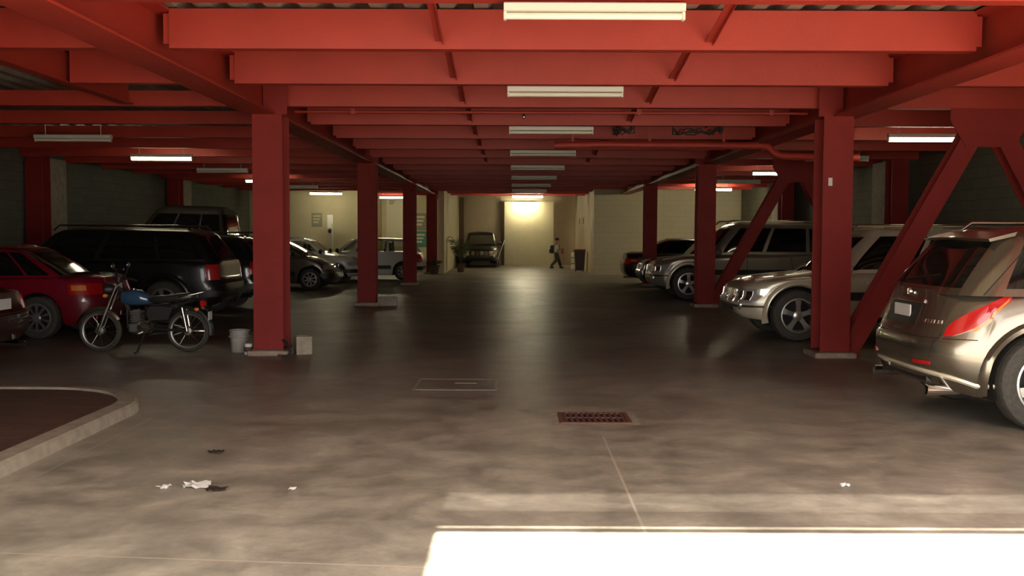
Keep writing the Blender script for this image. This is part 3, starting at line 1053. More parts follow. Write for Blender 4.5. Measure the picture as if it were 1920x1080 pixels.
        return Vector((x, y * c.hw(z, t), z))

    def end_f(c, a0, a1, z0, z1, end):
        def F(u, v):
            if callable(z0):
                z = z0(u) + (z1(u) - z0(u)) * v
            else:
                z = z0 + (z1 - z0) * v
            p0 = a0(v) if callable(a0) else a0
            p1 = a1(v) if callable(a1) else a1
            a = p0 + (p1 - p0) * u
            p = c.end_pt(a, z, end)
            e = 0.012
            n = (c.end_pt(a + e, z, end) - c.end_pt(a - e, z, end)).cross(c.end_pt(a, z + e, end) - c.end_pt(a, z - e, end))
            n = n.normalized() if n.length > 1e-9 else Vector((end, 0, 0))
            if n.x * end + n.y * (1 if a >= 0 else -1) < 0:
                n = -n
            return p, n
        return F

    def endp(c, name, m, a0, a1, z0, z1, end, th=0.012, nu=10, nv=6, label=None):
        return patch(c.end_f(a0, a1, z0, z1, end), nu, nv, th, name, m, c.root, label=label)

    def sidep(c, name, m, x0, x1, z0, z1, sg, th=0.008, nu=10, nv=3, label=None):
        return patch(c.side_f(x0, x1, z0, z1, sg), nu, nv, th, name, m, c.root, label=label)

    def flare(c, xc, sg, m):
        R = c.Ra
        rings = []
        N = 30
        for k in range(N + 1):
            a = -0.25 + (pi + 0.5) * k / N
            def q(r, off):
                x, z = xc + r * cos(a), c.R + r * sin(a)
                p = c.side_pt(x, max(z, c.zb(x)), sg)
                return (x, p.y + sg * off, z)
            rings.append([q(R - 0.012, -0.03), q(R - 0.006, 0.022), q(R + 0.02, 0.034), q(R + 0.055, 0.030), q(R + 0.085, -0.004)])
        mb = MB()
        mb.loft(rings, True)
        fixn(mb.build('fender_flare', m, c.root, 50))

    def plate(c, x, z, w=0.34, h=0.16, end=-1, m='plate'):
        s = end
        MB().bbox(min(x, x + s * 0.012), max(x, x + s * 0.012), -w / 2, w / 2, z - h / 2, z + h / 2, 0.004).build('licence_plate', m, c.root)

    def mirror(c, x, sg, m):
        p = c.side_pt(x, c.zt(x) - 0.03, sg)
        mb = MB()
        mb.ell((x, p.y + sg * 0.10, c.zt(x) + 0.08), (0.06, 0.10, 0.075), 14, 8)
        mb.tube([(x, p.y - sg * 0.06, c.zt(x) + 0.0), (x, p.y + sg * 0.06, c.zt(x) + 0.05)], 0.022, 8)
        mb.build('side_mirror', m, c.root, 60)

    def rail(c, x0, x1, m, y=None, lift=0.055):
        for s in (1, -1):
            yy = s * ((c.gw[1] - 0.10) if y is None else y)
            z = c.zrf((x0 + x1) / 2) + 0.01
            mb = MB()
            mb.tube([(x0, yy, z - 0.03), (x0 + 0.09, yy, z + lift), (x1 - 0.09, yy, z + lift), (x1, yy, z - 0.03)], 0.016, 8)
            mb.build('roof_rail', m, c.root, 50)

    def handle(c, x, z, sg, m):
        p = c.side_pt(x, z, sg)
        MB().bbox(x - 0.09, x + 0.09, min(p.y, p.y + sg * 0.03), max(p.y, p.y + sg * 0.03), z - 0.016, z + 0.016, 0.006).build('door_handle', m, c.root)

    def seam(c, x0, z0, x1, z1, sg):
        def F(u, v):
            z = z0 + (z1 - z0) * v
            x = x0 + (x1 - x0) * v + (u - 0.5) * 0.010
            return c.side_pt(x, z, sg), Vector((0, sg, 0))
        patch(F, 1, 10, 0.0025, 'door_seam', 'seam', c.root)

# ------------------------------------------------------------ 1 the champagne crossover, tail to the aisle
def crossover():
    L, W = 4.76, 1.88
    c = Car('crossover_car', 'champagne crossover parked tail out, with big red tail lights, nearest vehicle to the entrance', 'car', (3.30 + L / 2, 9.02, 0), 0, 'paint_tan',
            L=L, W=W, H=1.62, fo=0.95, ro=0.90, R=0.385, arch=0.05, clear=0.25, shoulder=0.07, nr=4.6, nf=5,
            top=[(-L / 2, 1.10), (-1.6, 1.10), (0.6, 1.06), (1.1, 1.04), (L / 2 - 0.35, 0.90), (L / 2, 0.80)],
            rear=[(0, -L / 2 + 0.16), (0.10, -L / 2 + 0.06), (0.22, -L / 2 + 0.0), (0.45, -L / 2 + 0.0), (0.52, -L / 2 + 0.035), (0.62, -L / 2 + 0.06), (1.0, -L / 2 + 0.17)],
            front=[(0, L / 2 - 0.14), (0.3, L / 2), (0.7, L / 2 - 0.02), (1.0, L / 2 - 0.16)],
            gh_rear=(-L / 2 + 0.18, -L / 2 + 0.60), gh_front=(1.30, 0.35), gw=(0.885, 0.70), gpow=7,
            zrf=[(-L / 2, 1.52), (-1.5, 1.585), (-0.5, 1.62), (0.6, 1.58)],
            wins=[(-0.80, -0.50), (-0.46, 0.08), (0.12, 0.70)], wheel='alloy', spokes=6, tumble=0.05)
    r = c.root
    for s in (1, -1):
        # boomerang lamp: rises forward round the corner
        def z0(u, s=s):
            return 0.735 + 0.285 * u ** 1.7
        def z1(u, s=s):
            return 0.79 + 0.295 * u ** 0.62
        o = c.endp('tail_light', 'red_lens', s * 0.70, s * 1.13, z0, z1, -1, 0.022, 22, 8)
        def y0(u):
            return 0.775 + 0.245 * u ** 1.35
        def y1(u):
            return 0.815 + 0.235 * u ** 1.15
        patch(c.end_f(s * 0.90, s * 1.115, y0, y1, -1), 16, 3, 0.030, 'turn_lens', 'amber_lens', o, label='amber turn signal strip')
    # number plate in its recess
    c.endp('plate_recess', 'black_plastic', -0.33, 0.33, 0.80, 0.98, -1, 0.002, 12, 4)
    xx = c.end_pt(0, 0.885, -1).x
    c.plate(xx, 0.885, 0.36, 0.15)
    c.endp('chrome_bar', 'chrome', -0.36, 0.36, 0.985, 1.010, -1, 0.012, 10, 2, label='chrome tailgate handle bar')
    e = c.end_pt(0, 1.06, -1)
    MB().lathe([(0.030, -0.02), (0.034, -0.004), (0.022, -0.006), (0.020, 0.0)], 'x', (e.x - 0.008, 0, 1.065), 20).box(e.x - 0.022, e.x - 0.006, -0.036, 0.036, 1.058, 1.072).build('emblem', 'chrome', r, 40)
    for k in range(6):
        c.endp('badge_letter', 'chrome', -0.44 - 0.035 * k, -0.465 - 0.035 * k, 0.835, 0.862, -1, 0.005, 1, 1)
    c.endp('bumper_step', 'seam', -0.95, 0.95, 0.715, 0.722, -1, 0.002, 24, 1)
    c.endp('tailgate_seam', 'seam', -0.62, 0.62, 0.618, 0.624, -1, 0.002, 24, 1)
    for s in (1, -1):
        c.endp('reflector', 'red_lens', s * 0.42, s * 0.62, 0.50, 0.53, -1, 0.006, 4, 1)
        def F(u, v, s=s):
            z = 0.62 + 0.14 * v
            a = s * (0.635 + 0.03 * v + (u - 0.5) * 0.008)
            p = c.end_pt(a, z, -1)
            return p, Vector((-1, 0, 0))
        patch(F, 1, 6, 0.0025, 'tailgate_seam', 'seam', r)
    # lower bumper lip, bright along its edge
    rings = []
    N = 40
    for k in range(N + 1):
        a = -1.18 + 2.36 * k / N
        zz = 0.325 + 0.10 * max(0, 1 - (abs(a) / 0.95) ** 4)
        p = c.end_pt(a, zz + 0.03, -1)
        n = Vector((p.x + L / 2 - 0.75, p.y * 0.8, 0)).normalized()
        rings.append([p + n * -0.02 + Vector((0, 0, 0.02)), p + n * 0.012 + Vector((0, 0, 0.012)), p + n * 0.016 + Vector((0, 0, -0.006)), p + n * 0.0 + Vector((0, 0, -0.024)), p + n * -0.03 + Vector((0, 0, -0.02))])
    m = MB()
    m.loft(rings, True)
    fixn(m.build('bumper_lip', 'paint_silver', r, 50))
    # diffuser and exhausts
    m = MB()
    m.loft([[(-L / 2 + 0.10, y, 0.44 if abs(y) < 0.8 else 0.46) for y in (-0.50, -0.4, 0, 0.4, 0.66)] + [(-L / 2 + 0.10, y, 0.35) for y in (0.5, 0.3, 0, -0.3, -0.5)],
            [(-L / 2 + 0.5, y, 0.44) for y in (-0.5, -0.3, 0, 0.3, 0.5)] + [(-L / 2 + 0.5, y, 0.29) for y in (0.5, 0.3, 0, -0.3, -0.5)]])
    fixn(m.build('diffuser', 'black_plastic', r))
    for s in (1, -1):
        m = MB()
        y = s * 0.60
        m.lathe([(0.030, 0.30), (0.042, 0.24), (0.046, 0.06), (0.050, 0.0), (0.044, -0.002), (0.040, 0.05), (0.038, 0.2)], 'x', (-L / 2 + 0.06, y, 0.295), 22)
        m.build('exhaust_tip', 'chrome', r, 45)
        m = MB()
        m.bbox(-L / 2 + 0.36, -L / 2 + 0.62, y - 0.16, y + 0.10, 0.26, 0.36, 0.03)
        m.build('silencer', 'engine', r)
    for s in (1, -1):
        c.seam(-1.02, 0.72, -1.32, 1.06, s)
        c.seam(-0.98, 0.40, -1.02, 0.72, s)
        c.seam(0.02, 0.36, 0.02, 1.04, s)
        c.seam(1.02, 0.36, 0.98, 1.02, s)
        c.handle(-0.72, 0.93, s, 'paint_tan')
        c.handle(0.28, 0.91, s, 'paint_tan')
        c.mirror(1.0, s, 'paint_tan')
        c.endp('headlight', 'clear_lens', s * 0.50, s * 1.05, 0.66, 0.80, 1, 0.012)
        c.flare(c.xrw, s, 'paint_tan')
        c.flare(c.xfw, s, 'paint_tan')
    # tailgate cut line climbing the rear pillar, quarter panel seam
    for s in (1, -1):
        def F(u, v, s=s):
            x = c.gr[0] + (c.gr[1] - c.gr[0]) * v + 0.23 + (u - 0.5) * 0.010
            t = 0.02 + 0.83 * v
            xr_, xf_ = c.gr[0] + (c.gr[1] - c.gr[0]) * t, c.gf[0] + (c.gf[1] - c.gf[0]) * t
            sx = (x - (xr_ + xf_) / 2) / ((xf_ - xr_) / 2)
            p = c.GP(sx, s * max(0, 1 - abs(sx) ** c.gp) ** (1 / c.gp), t)
            return p, Vector((-0.3, s, 0)).normalized()
        patch(F, 1, 12, 0.003, 'pillar_seam', 'seam', r)
    c.rail(-1.55, 0.2, 'chrome', 0.60, 0.035)
    # spoiler
    m = MB()
    x = c.gr[1]
    m.loft([[(x - 0.14 + 0.05 * (abs(y) / 0.66) ** 2, y, 1.535 - 0.02 * abs(y)), (x + 0.14, y, 1.60 - 0.03 * abs(y)), (x + 0.12, y, 1.565 - 0.03 * abs(y)), (x - 0.13 + 0.05 * (abs(y) / 0.66) ** 2, y, 1.512 - 0.02 * abs(y))] for y in [-0.66 + 1.32 * k / 12 for k in range(13)]])
    fixn(m.build('roof_spoiler', 'paint_tan', r, 40))
    m = MB()
    m.tube([(-L / 2 + 0.24, 0.35, 1.16), (-L / 2 + 0.30, -0.25, 1.22)], 0.010, 6)
    m.build('rear_wiper', 'black_plastic', r)
crossover()

# ------------------------------------------------------------ nose-out off-roaders on the same side
def offroader(name, label, x_nose, y, paint, L, W, H, flare, trim, low=False, R=0.37, gl=None, lamps=True, cat='car', rail='chrome'):
    hood = 1.02 if not low else 0.95
    belt = 1.08 if not low else 1.0
    xa = L / 2
    c = Car(name, label, cat, (x_nose + L / 2, y, 0), pi, paint, L=L, W=W, H=H, fo=0.86, ro=0.95, R=R, arch=0.06, clear=0.30, nf=6, nr=10, shoulder=0.08,
            top=[(-xa, belt), (0.45, belt), (xa - 1.62, belt - 0.02), (xa - 1.25, hood), (xa - 0.55, hood - 0.07), (xa - 0.15, hood - 0.13), (xa, hood - 0.20)],
            rear=[(0, -xa + 0.08), (0.2, -xa), (1.0, -xa + 0.06)],
            front=[(0, xa - 0.10), (0.12, xa - 0.03), (0.35, xa), (0.55, xa - 0.01), (0.62, xa - 0.05), (0.85, xa - 0.07), (1.0, xa - 0.16)],
            gh_rear=(-xa + 0.08, -xa + 0.34), gh_front=(xa - 1.25, xa - 1.95), gw=(W / 2 - 0.065, W / 2 - 0.19), gpow=9,
            zrf=[(-xa, H - 0.09), (-1.2, H - 0.04), (0, H - 0.03), (1.0, H - 0.09)],
            wins=[(-0.90, -0.48), (-0.43, 0.16), (0.21, 0.80)], wheel='alloy', spokes=5, flare=flare, tumble=0.012, glass=gl or 'dark_glass')
    r = c.root
    # nose: grille, lamps, bumper, fog lamps
    zt = hood - 0.24
    g = c.endp('grille', 'black_plastic', -0.40, 0.40, zt - 0.17, zt + 0.04, 1, 0.004, 12, 4)
    for k in range(4):
        a = -0.36 + 0.2 * k
        patch(c.end_f(a, a + 0.14, zt - 0.15, zt + 0.02, 1), 4, 3, 0.014, 'grille_slot', 'chrome' if k % 2 else 'engine', g)
    for s in (1, -1):
        h = patch(c.end_f(lambda v: s * (0.46 + 0.02 * v), lambda v: s * (0.90 + 0.16 * v), zt - 0.16, zt + 0.045, 1), 14, 6, 0.016, 'headlight', 'clear_lens', r)
        patch(c.end_f(s * 0.55, s * 0.66, zt - 0.12, zt + 0.01, 1), 4, 4, 0.022, 'lamp_bowl', 'chrome', h)
        patch(c.end_f(s * 0.72, s * 0.82, zt - 0.12, zt + 0.01, 1), 4, 4, 0.022, 'lamp_bowl', 'chrome', h)
        f = c.end_pt(s * 0.66, 0.52, 1)
        mb = MB()
        mb.lathe([(0.02, -0.02), (0.075, -0.01), (0.072, 0.018), (0.055, 0.026), (0.0005, 0.032)], 'x', (f.x, f.y, 0.52), 18)
        mb.build('fog_lamp', 'clear_lens', r, 40)
        # dark belt line along bumper and flank
        patch(c.end_f(s * 0.02, s * 1.12, zt - 0.225, zt - 0.195, 1), 26, 1, 0.012, 'bumper_strip', trim, r)
        c.sidep('side_moulding', trim, c.xrw + c.Ra + 0.1, c.xfw - c.Ra - 0.1, 0.60, 0.72, s, 0.016, 20, 3)
        c.seam(0.10, 0.40, 0.10, belt - 0.03, s)
        c.seam(xa - 1.42, 0.40, xa - 1.42, belt - 0.06, s)
        c.seam(-1.00, 0.55, -0.92, belt - 0.03, s)
        c.handle(-0.70, belt - 0.14, s, paint)
        c.handle(0.32, belt - 0.14, s, paint)
        c.mirror(xa - 1.55, s, paint)
        # hood ridge
        m = MB()
        pts = [(x, s * 0.52, c.zt(x) + 0.032) for x in [xa - 1.2 + 0.1 * k for k in range(10)]]
        m.tube(pts, 0.016, 8)
        m.build('hood_ridge', paint, r, 60)
        c.endp('tail_light', 'red_lens', s * 0.70, s * 0.98, 0.80, 1.04, -1, 0.012)
    patch(c.end_f(-0.42, 0.42, 0.42, 0.52, 1), 12, 3, 0.006, 'air_intake', 'black_plastic', r)
    # sill step
    for s in (1, -1):
        MB().bbox(c.xrw + c.Ra + 0.05, c.xfw - c.Ra - 0.05, min(s * (W / 2 - 0.10), s * (W / 2 + 0.02)), max(s * (W / 2 - 0.10), s * (W / 2 + 0.02)), 0.30, 0.36, 0.015).build('side_step', 'black_plastic', r)
    if rail:
        c.rail(-1.7, 0.55, rail)
    return c
c = offroader('offroad_car', 'silver-gold off-roader parked nose out behind the front column and chevron brace', 3.27, 15.93, 'paint_silver', 4.5, 1.82, 1.66, 'paint_silver', 'black_plastic', low=True, R=0.375)
c = offroader('offroad_car', 'tall silver-grey off-roader with black windows, parked nose out beside the second column', 3.26, 25.35, 'paint_silver_grey', 4.65, 1.85, 1.84, 'paint_silver', 'black_plastic', R=0.385)
c = offroader('offroad_car', 'black off-roader parked nose out between the tall silver off-roader and the black saloon', 3.35, 28.2, 'paint_black', 4.5, 1.78, 1.60, 'paint_black', 'black_plastic', low=True)

# ------------------------------------------------------------ saloons
def saloon(name, label, x_tail, y, rz, paint, L=4.3, W=1.72, H=1.36, R=0.31, wheel='alloy', spokes=10, deck=0.90):
    xa = L / 2
    sgn = 1 if abs(rz) < 1 else -1
    c = Car(name, label, 'car', (x_tail + sgn * L / 2, y, 0), rz, paint, L=L, W=W, H=H, fo=0.85, ro=0.90, R=R, arch=0.045, clear=0.20, nf=6, nr=6, shoulder=0.09,
            top=[(-xa, deck - 0.03), (-xa + 0.30, deck), (-xa + 0.8, deck - 0.005), (0.3, deck - 0.03), (0.9, deck - 0.05), (xa - 0.5, deck - 0.13), (xa, deck - 0.25)],
            rear=[(0, -xa + 0.12), (0.2, -xa + 0.01), (0.55, -xa), (0.62, -xa + 0.04), (1.0, -xa + 0.10)],
            front=[(0, xa - 0.14), (0.25, xa), (0.6, xa - 0.01), (1.0, xa - 0.14)],
            gh_rear=(-xa + 0.52, -xa + 1.28), gh_front=(xa - 1.25, xa - 2.02), gw=(W / 2 - 0.09, W / 2 - 0.26), gpow=8,
            zrf=[(-1.2, H - 0.06), (-0.3, H - 0.03), (0.6, H - 0.07)],
            wins=[(-0.86, -0.62), (-0.58, 0.10), (0.15, 0.84)], wheel=wheel, spokes=spokes, tumble=0.05)
    r = c.root
    for s in (1, -1):
        o = c.endp('tail_light', 'red_lens', s * 0.52, s * 1.02, 0.64, 0.80, -1, 0.014, 14, 4)
        patch(c.end_f(s * 0.78, s * 0.98, 0.70, 0.775, -1), 6, 3, 0.019, 'turn_lens', 'amber_lens', o, label='amber turn signal')
        c.endp('headlight', 'clear_lens', s * 0.46, s * 0.98, 0.56, 0.68, 1, 0.012)
        c.seam(-0.45, 0.42, -0.30, deck - 0.05, s)
        c.seam(0.42, 0.26, 0.42, deck - 0.05, s)
        c.seam(1.05, 0.26, 1.02, deck - 0.07, s)
        c.handle(-0.28, deck - 0.16, s, paint)
        c.handle(0.62, deck - 0.16, s, paint)
        c.mirror(xa - 1.45, s, paint)
        c.sidep('side_moulding', paint, -0.85, 0.85, 0.47, 0.52, s, 0.012, 14, 2)
        patch(c.end_f(s * 0.02, s * 1.20, 0.50, 0.54, -1), 24, 1, 0.010, 'bumper_strip', paint, r)
    c.plate(c.end_pt(0, 0.70, -1).x - 0.004, 0.70, 0.36, 0.15)
    c.endp('tailgate_seam', 'seam', -0.66, 0.66, 0.605, 0.612, -1, 0.002, 16, 1)
    m = MB()
    m.lathe([(0.03, 0.3), (0.032, 0.0), (0.026, 0.0), (0.026, 0.2)], 'x', (-xa + 0.03, -0.45, 0.22), 14)
    m.build('exhaust_tip', 'chrome', r, 40)
    return c
saloon('saloon_car', 'red saloon with an amber and red tail light, parked tail out behind the motorcycle', -5.95, 15.72, pi, 'paint_red', L=4.3, H=1.36)
c = saloon('saloon_car', 'maroon car with a bright white plate, only its tail corner showing at the picture edge', -5.80, 11.90, pi, 'paint_maroon', L=4.2, H=1.38, deck=0.86)
saloon('saloon_car', 'black saloon with a red tail light, parked tail out before the pale block wall', 3.36, 32.5, 0, 'paint_black', L=4.4, H=1.42, deck=0.95)

# ------------------------------------------------------------ dark off-roader and neighbours, tail to the aisle
def tall_tail_out(name, label, x_tail, y, paint, L, W, H, R=0.36, belt=1.06, cat='car', glass='dark_glass', rake=0.42, plate=True):
    xa = L / 2
    c = Car(name, label, cat, (x_tail - L / 2, y, 0), pi, paint, L=L, W=W, H=H, fo=0.85, ro=1.0, R=R, arch=0.06, clear=0.28, nf=8, nr=8, shoulder=0.07,
            top=[(-xa, belt), (0.4, belt), (xa - 1.4, belt - 0.02), (xa - 0.5, belt - 0.07), (xa, belt - 0.18)],
            rear=[(0, -xa + 0.10), (0.2, -xa), (0.45, -xa + 0.0), (0.5, -xa + 0.05), (1.0, -xa + 0.09)],
            front=[(0, xa - 0.1), (0.3, xa), (1.0, xa - 0.12)],
            gh_rear=(-xa + 0.10, -xa + 0.10 + rake), gh_front=(xa - 1.15, xa - 1.85), gw=(W / 2 - 0.07, W / 2 - 0.20), gpow=9,
            zrf=[(-xa, H - 0.07), (0, H - 0.03), (xa, H - 0.1)], wins=[(-0.88, -0.45), (-0.40, 0.18), (0.23, 0.80)], wheel='dark_alloy', spokes=6, flare=paint, glass=glass)
    r = c.root
    for s in (1, -1):
        c.endp('tail_light', 'red_lens', s * (W / 2 - 0.22), s * (W / 2 + 0.02), 0.74, 1.0, -1, 0.014, 8, 6)
        c.endp('headlight', 'clear_lens', s * 0.48, s * 0.92, 0.72, 0.86, 1, 0.012)
        c.handle(-0.6, belt - 0.14, s, 'chrome')
        c.handle(0.4, belt - 0.14, s, 'chrome')
        c.mirror(xa - 1.45, s, paint)
        c.seam(0.0, 0.36, 0.0, belt - 0.04, s)
        c.seam(-1.1, 0.60, -1.0, belt - 0.04, s)
        patch(c.end_f(s * 0.02, s * 1.1, 0.46, 0.56, -1), 20, 2, 0.03, 'bumper', 'black_plastic', r)
    if plate:
        c.rail(-1.75, 0.6, 'chrome')
    if plate:
        c.plate(c.end_pt(0, 0.82, -1).x - 0.004, 0.82, 0.34, 0.15, m='grey_print')
    return c
c = tall_tail_out('offroad_car', 'long black off-roader with an upright red tail light, parked tail out behind the motorcycle', -4.93, 18.45, 'paint_black', 4.7, 1.82, 1.63, plate=False)
c.rail(-1.75, 0.6, 'chrome')
c = tall_tail_out('hatchback_car', 'dark green car mostly hidden between the front column and the black off-roader', -4.85, 20.95, 'paint_green', 4.2, 1.72, 1.52, 0.33, 0.98)
c = tall_tail_out('box_van', 'dark brown van with a high roof behind the black off-roader', -6.2, 23.6, 'paint_van', 3.5, 1.80, 2.15, 0.34, 1.15, 'van', rake=0.12, plate=False)
# spare wheel cover on the black off-roader's tail
# hatchbacks
def hatch(name, label, x_end, y, nose_out, paint, L=3.75, W=1.62, H=1.42, wedge=False, glass='clear_glass', R=0.29, belt=0.92):
    xa = L / 2
    rz = 0 if nose_out else pi
    x0 = x_end - L / 2
    hood = belt - 0.05
    top = [(-xa, belt), (0.4, belt), (xa - 1.0, belt - 0.04), (xa - 0.4, hood - 0.08), (xa, hood - 0.24)]
    gf = (xa - 0.75, xa - 1.75) if wedge else (xa - 1.0, xa - 1.62)
    if wedge:
        top = [(-xa, belt), (0.2, belt), (xa - 0.8, belt - 0.06), (xa - 0.3, belt - 0.26), (xa, belt - 0.42)]
        gf = (xa - 0.62, xa - 1.80)
    c = Car(name, label, 'car', (x0, y, 0), rz, paint, L=L, W=W, H=H, fo=0.72, ro=0.62, R=R, arch=0.05, clear=0.20, nf=5, nr=8, shoulder=0.07, top=top,
            rear=[(0, -xa + 0.10), (0.2, -xa), (0.5, -xa + 0.0), (1.0, -xa + 0.10)], front=[(0, xa - 0.14), (0.25, xa), (0.6, xa - 0.02), (1.0, xa - 0.12)],
            gh_rear=(-xa + 0.12, -xa + 0.45), gh_front=gf, gw=(W / 2 - 0.07, W / 2 - 0.22), gpow=9, zrf=[(-xa, H - 0.08), (0, H - 0.03), (xa, H - 0.1)],
            wins=[(-0.86, -0.30), (-0.24, 0.30), (0.36, 0.84)], wheel='dark_alloy', spokes=8, glass=glass)
    r = c.root
    for s in (1, -1):
        c.endp('tail_light', 'red_lens', s * 0.55, s * 0.90, 0.60, 0.86, -1, 0.014, 8, 6)
        c.endp('headlight', 'clear_lens', s * 0.42, s * 0.86, 0.55, 0.67, 1, 0.014, 8, 4)
        c.handle(-0.1, belt - 0.12, s, 'black_plastic')
        c.mirror(xa - 1.15, s, 'black_plastic')
        c.seam(-0.25, 0.3, -0.25, belt - 0.03, s)
        patch(c.end_f(s * 0.02, s * 0.98, 0.36, 0.47, -1), 16, 2, 0.03, 'bumper', 'black_plastic', r)
        patch(c.end_f(s * 0.02, s * 0.98, 0.34, 0.45, 1), 16, 2, 0.03, 'bumper', 'black_plastic', r)
        c.sidep('side_moulding', 'black_plastic', c.xrw + c.Ra + 0.05, c.xfw - c.Ra - 0.05, 0.38, 0.50, s, 0.014, 14, 2)
    if glass == 'clear_glass':
        for x in (0.15, -0.75):
            for y in (-0.36, 0.36):
                m = MB()
                m.bbox(x - 0.07, x + 0.07, y - 0.22, y + 0.22, belt - 0.15, belt + 0.14, 0.03)
                m.bbox(x - 0.05, x + 0.05, y - 0.11, y + 0.11, belt + 0.13, belt + 0.30, 0.03)
                m.build('seat', 'seat', r)
    return c
hatch('hatchback_car', 'grey-brown hatchback with a long sloping nose, parked nose out behind the front motorcycle-side column', -4.80, 28.9, True, 'paint_brown', 3.8, 1.66, 1.46, True)
hatch('hatchback_car', 'white hatchback parked nose out, seen between the first two motorcycle-side columns', -4.68, 32.2, True, 'paint_white', 3.7, 1.6, 1.40)
hatch('hatchback_car', 'white hatchback with a glowing red tail light, tail out beside the third motorcycle-side column', -2.98, 34.6, False, 'paint_white', 3.9, 1.62, 1.40, False)
# car in the alcove, facing the entrance
c = offroader('small_car', 'small dark car facing the entrance from the shaded alcove at the aisle end', -0.0, 0, 'paint_black', 3.9, 1.62, 1.62, None, 'black_plastic', low=True, R=0.31, gl='clear_glass', rail=None)
c.root.location = (-1.55, 47.0 + 1.95, 0)
c.root.rotation_euler = (0, 0, -pi / 2)
# ================================================================ motorcycle
def motorcycle():
    r = thing('motorcycle', 'small motorcycle with a blue tank and black seat propped on its stand', 'motorcycle', (-4.78, 13.42, 0), pi + 0.03)
    r.scale = (0.94, 0.94, 0.94)
    R = 0.29
    wb = 0.60
    for x, nm in ((wb, 'front'), (-wb, 'rear')):
        t = MB()
        t.lathe([(R - 0.055, -0.025), (R - 0.03, -0.045), (R - 0.008, -0.032), (R, 0.0), (R - 0.008, 0.032), (R - 0.03, 0.045), (R - 0.055, 0.025)], 'y', (0, 0, 0), 40)
        w = t.build('wheel', 'tyre', r, 50, loc=(x, 0, R))
        m = MB()
        m.lathe([(R - 0.052, -0.028), (R - 0.066, -0.022), (R - 0.070, 0), (R - 0.066, 0.022), (R - 0.052, 0.028)], 'y', (0, 0, 0), 40)
        m.build('rim', 'dark_alloy', w, 50)
        m = MB()
        m.lathe([(0.012, -0.06), (0.055, -0.05), (0.06, -0.03), (0.06, 0.03), (0.055, 0.05), (0.012, 0.06)], 'y', (0, 0, 0), 20, caps=True)
        m.build('hub', 'engine', w, 40)
        m = MB()
        for k in range(18):
            a = 2 * pi * k / 18
            b = a + (0.3 if k % 2 else -0.3)
            m.tube([(0.05 * cos(a), 0.03 * (1 if k % 2 else -1), 0.05 * sin(a)), ((R - 0.066) * cos(b), 0, (R - 0.066) * sin(b))], 0.0028, 5)
        m.build('spoke', 'chrome', w)
    for s in (1, -1):
        MB().tube([(wb, s * 0.075, R), (wb - 0.20, s * 0.075, 0.80), (wb - 0.24, s * 0.07, 0.90)], [0.022, 0.018, 0.016], 10).build('fork_leg', 'chrome', r, 40)
        MB().tube([(-wb, s * 0.08, R), (-wb + 0.06, s * 0.10, 0.62)], 0.026, 10).build('shock_absorber', 'chrome', r, 40)
        MB().tube([(-wb - 0.02, s * 0.07, R), (-0.08, s * 0.09, 0.33)], 0.018, 8).build('swingarm', 'black_plastic', r, 40)
        MB().tube([(wb - 0.27, s * 0.20, 0.99), (wb - 0.30, s * 0.22, 1.10), (wb - 0.30, s * 0.28, 1.16)], 0.007, 6).build('mirror_stalk', 'black_plastic', r)
        MB().ell((wb - 0.29, s * 0.31, 1.19), (0.018, 0.065, 0.042), 14, 8).build('mirror', 'chrome', r, 60)
        for x, z in ((wb - 0.13, 0.78), (-wb - 0.16, 0.60)):
            m = MB()
            m.ell((x, s * 0.17, z), (0.035, 0.035, 0.028), 12, 8)
            m.tube([(x, s * 0.06, z), (x, s * 0.16, z)], 0.007, 6)
            m.build('turn_signal', 'amber_lens', r, 60)
    MB().tube([(wb - 0.38, -0.36, 0.97), (wb - 0.30, -0.27, 1.00), (wb - 0.25, -0.10, 0.99), (wb - 0.24, 0, 0.93), (wb - 0.25, 0.10, 0.99), (wb - 0.30, 0.27, 1.00), (wb - 0.38, 0.36, 0.97)], 0.012, 8).build('handlebar', 'black_plastic', r, 50)
    for s in (1, -1):
        MB().tube([(wb - 0.30, s * 0.265, 1.0), (wb - 0.385, s * 0.37, 0.968)], 0.018, 10).build('grip', 'seat', r, 40)
    MB().lathe([(0.03, -0.10), (0.075, -0.05), (0.09, 0.02), (0.092, 0.035), (0.085, 0.045)], 'x', (wb - 0.12, 0, 0.86), 20, caps=False).build('headlight_shell', 'black_plastic', r, 50)
    MB().lathe([(0.086, 0.04), (0.06, 0.056), (0.02, 0.064), (0.001, 0.065)], 'x', (wb - 0.12, 0, 0.86), 20).build('headlight_lens', 'clear_lens', r, 50)
    m = MB()
    m.lathe([(0.01, -0.02), (0.045, -0.02), (0.048, 0.03), (0.04, 0.035), (0.001, 0.035)], 'z', (wb - 0.24, -0.05, 1.0), 14)
    m.build('speedometer', 'black_plastic', r, 40)
    # front mudguard
    def guard(xc, a0, a1, rr, wd, nm, m_):
        rings = []
        for k in range(17):
            a = a0 + (a1 - a0) * k / 16
            rings.append([(xc + (rr + h) * cos(a), y, R + (rr + h) * sin(a)) for y, h in ((-wd, -0.03), (-wd * 0.8, 0.0), (0, 0.014), (wd * 0.8, 0.0), (wd, -0.03), (wd * 0.75, -0.006), (0, 0.008), (-wd * 0.75, -0.006))])
        mb = MB()
        mb.loft(rings, True)
        fixn(mb.build(nm, m_, r, 50))
    guard(wb, radians(15), radians(150), R + 0.035, 0.065, 'front_mudguard', 'chrome')
    guard(-wb, radians(35), radians(190), R + 0.045, 0.075, 'rear_mudguard', 'black_plastic')
    # tank: lofted along x
    rings = []
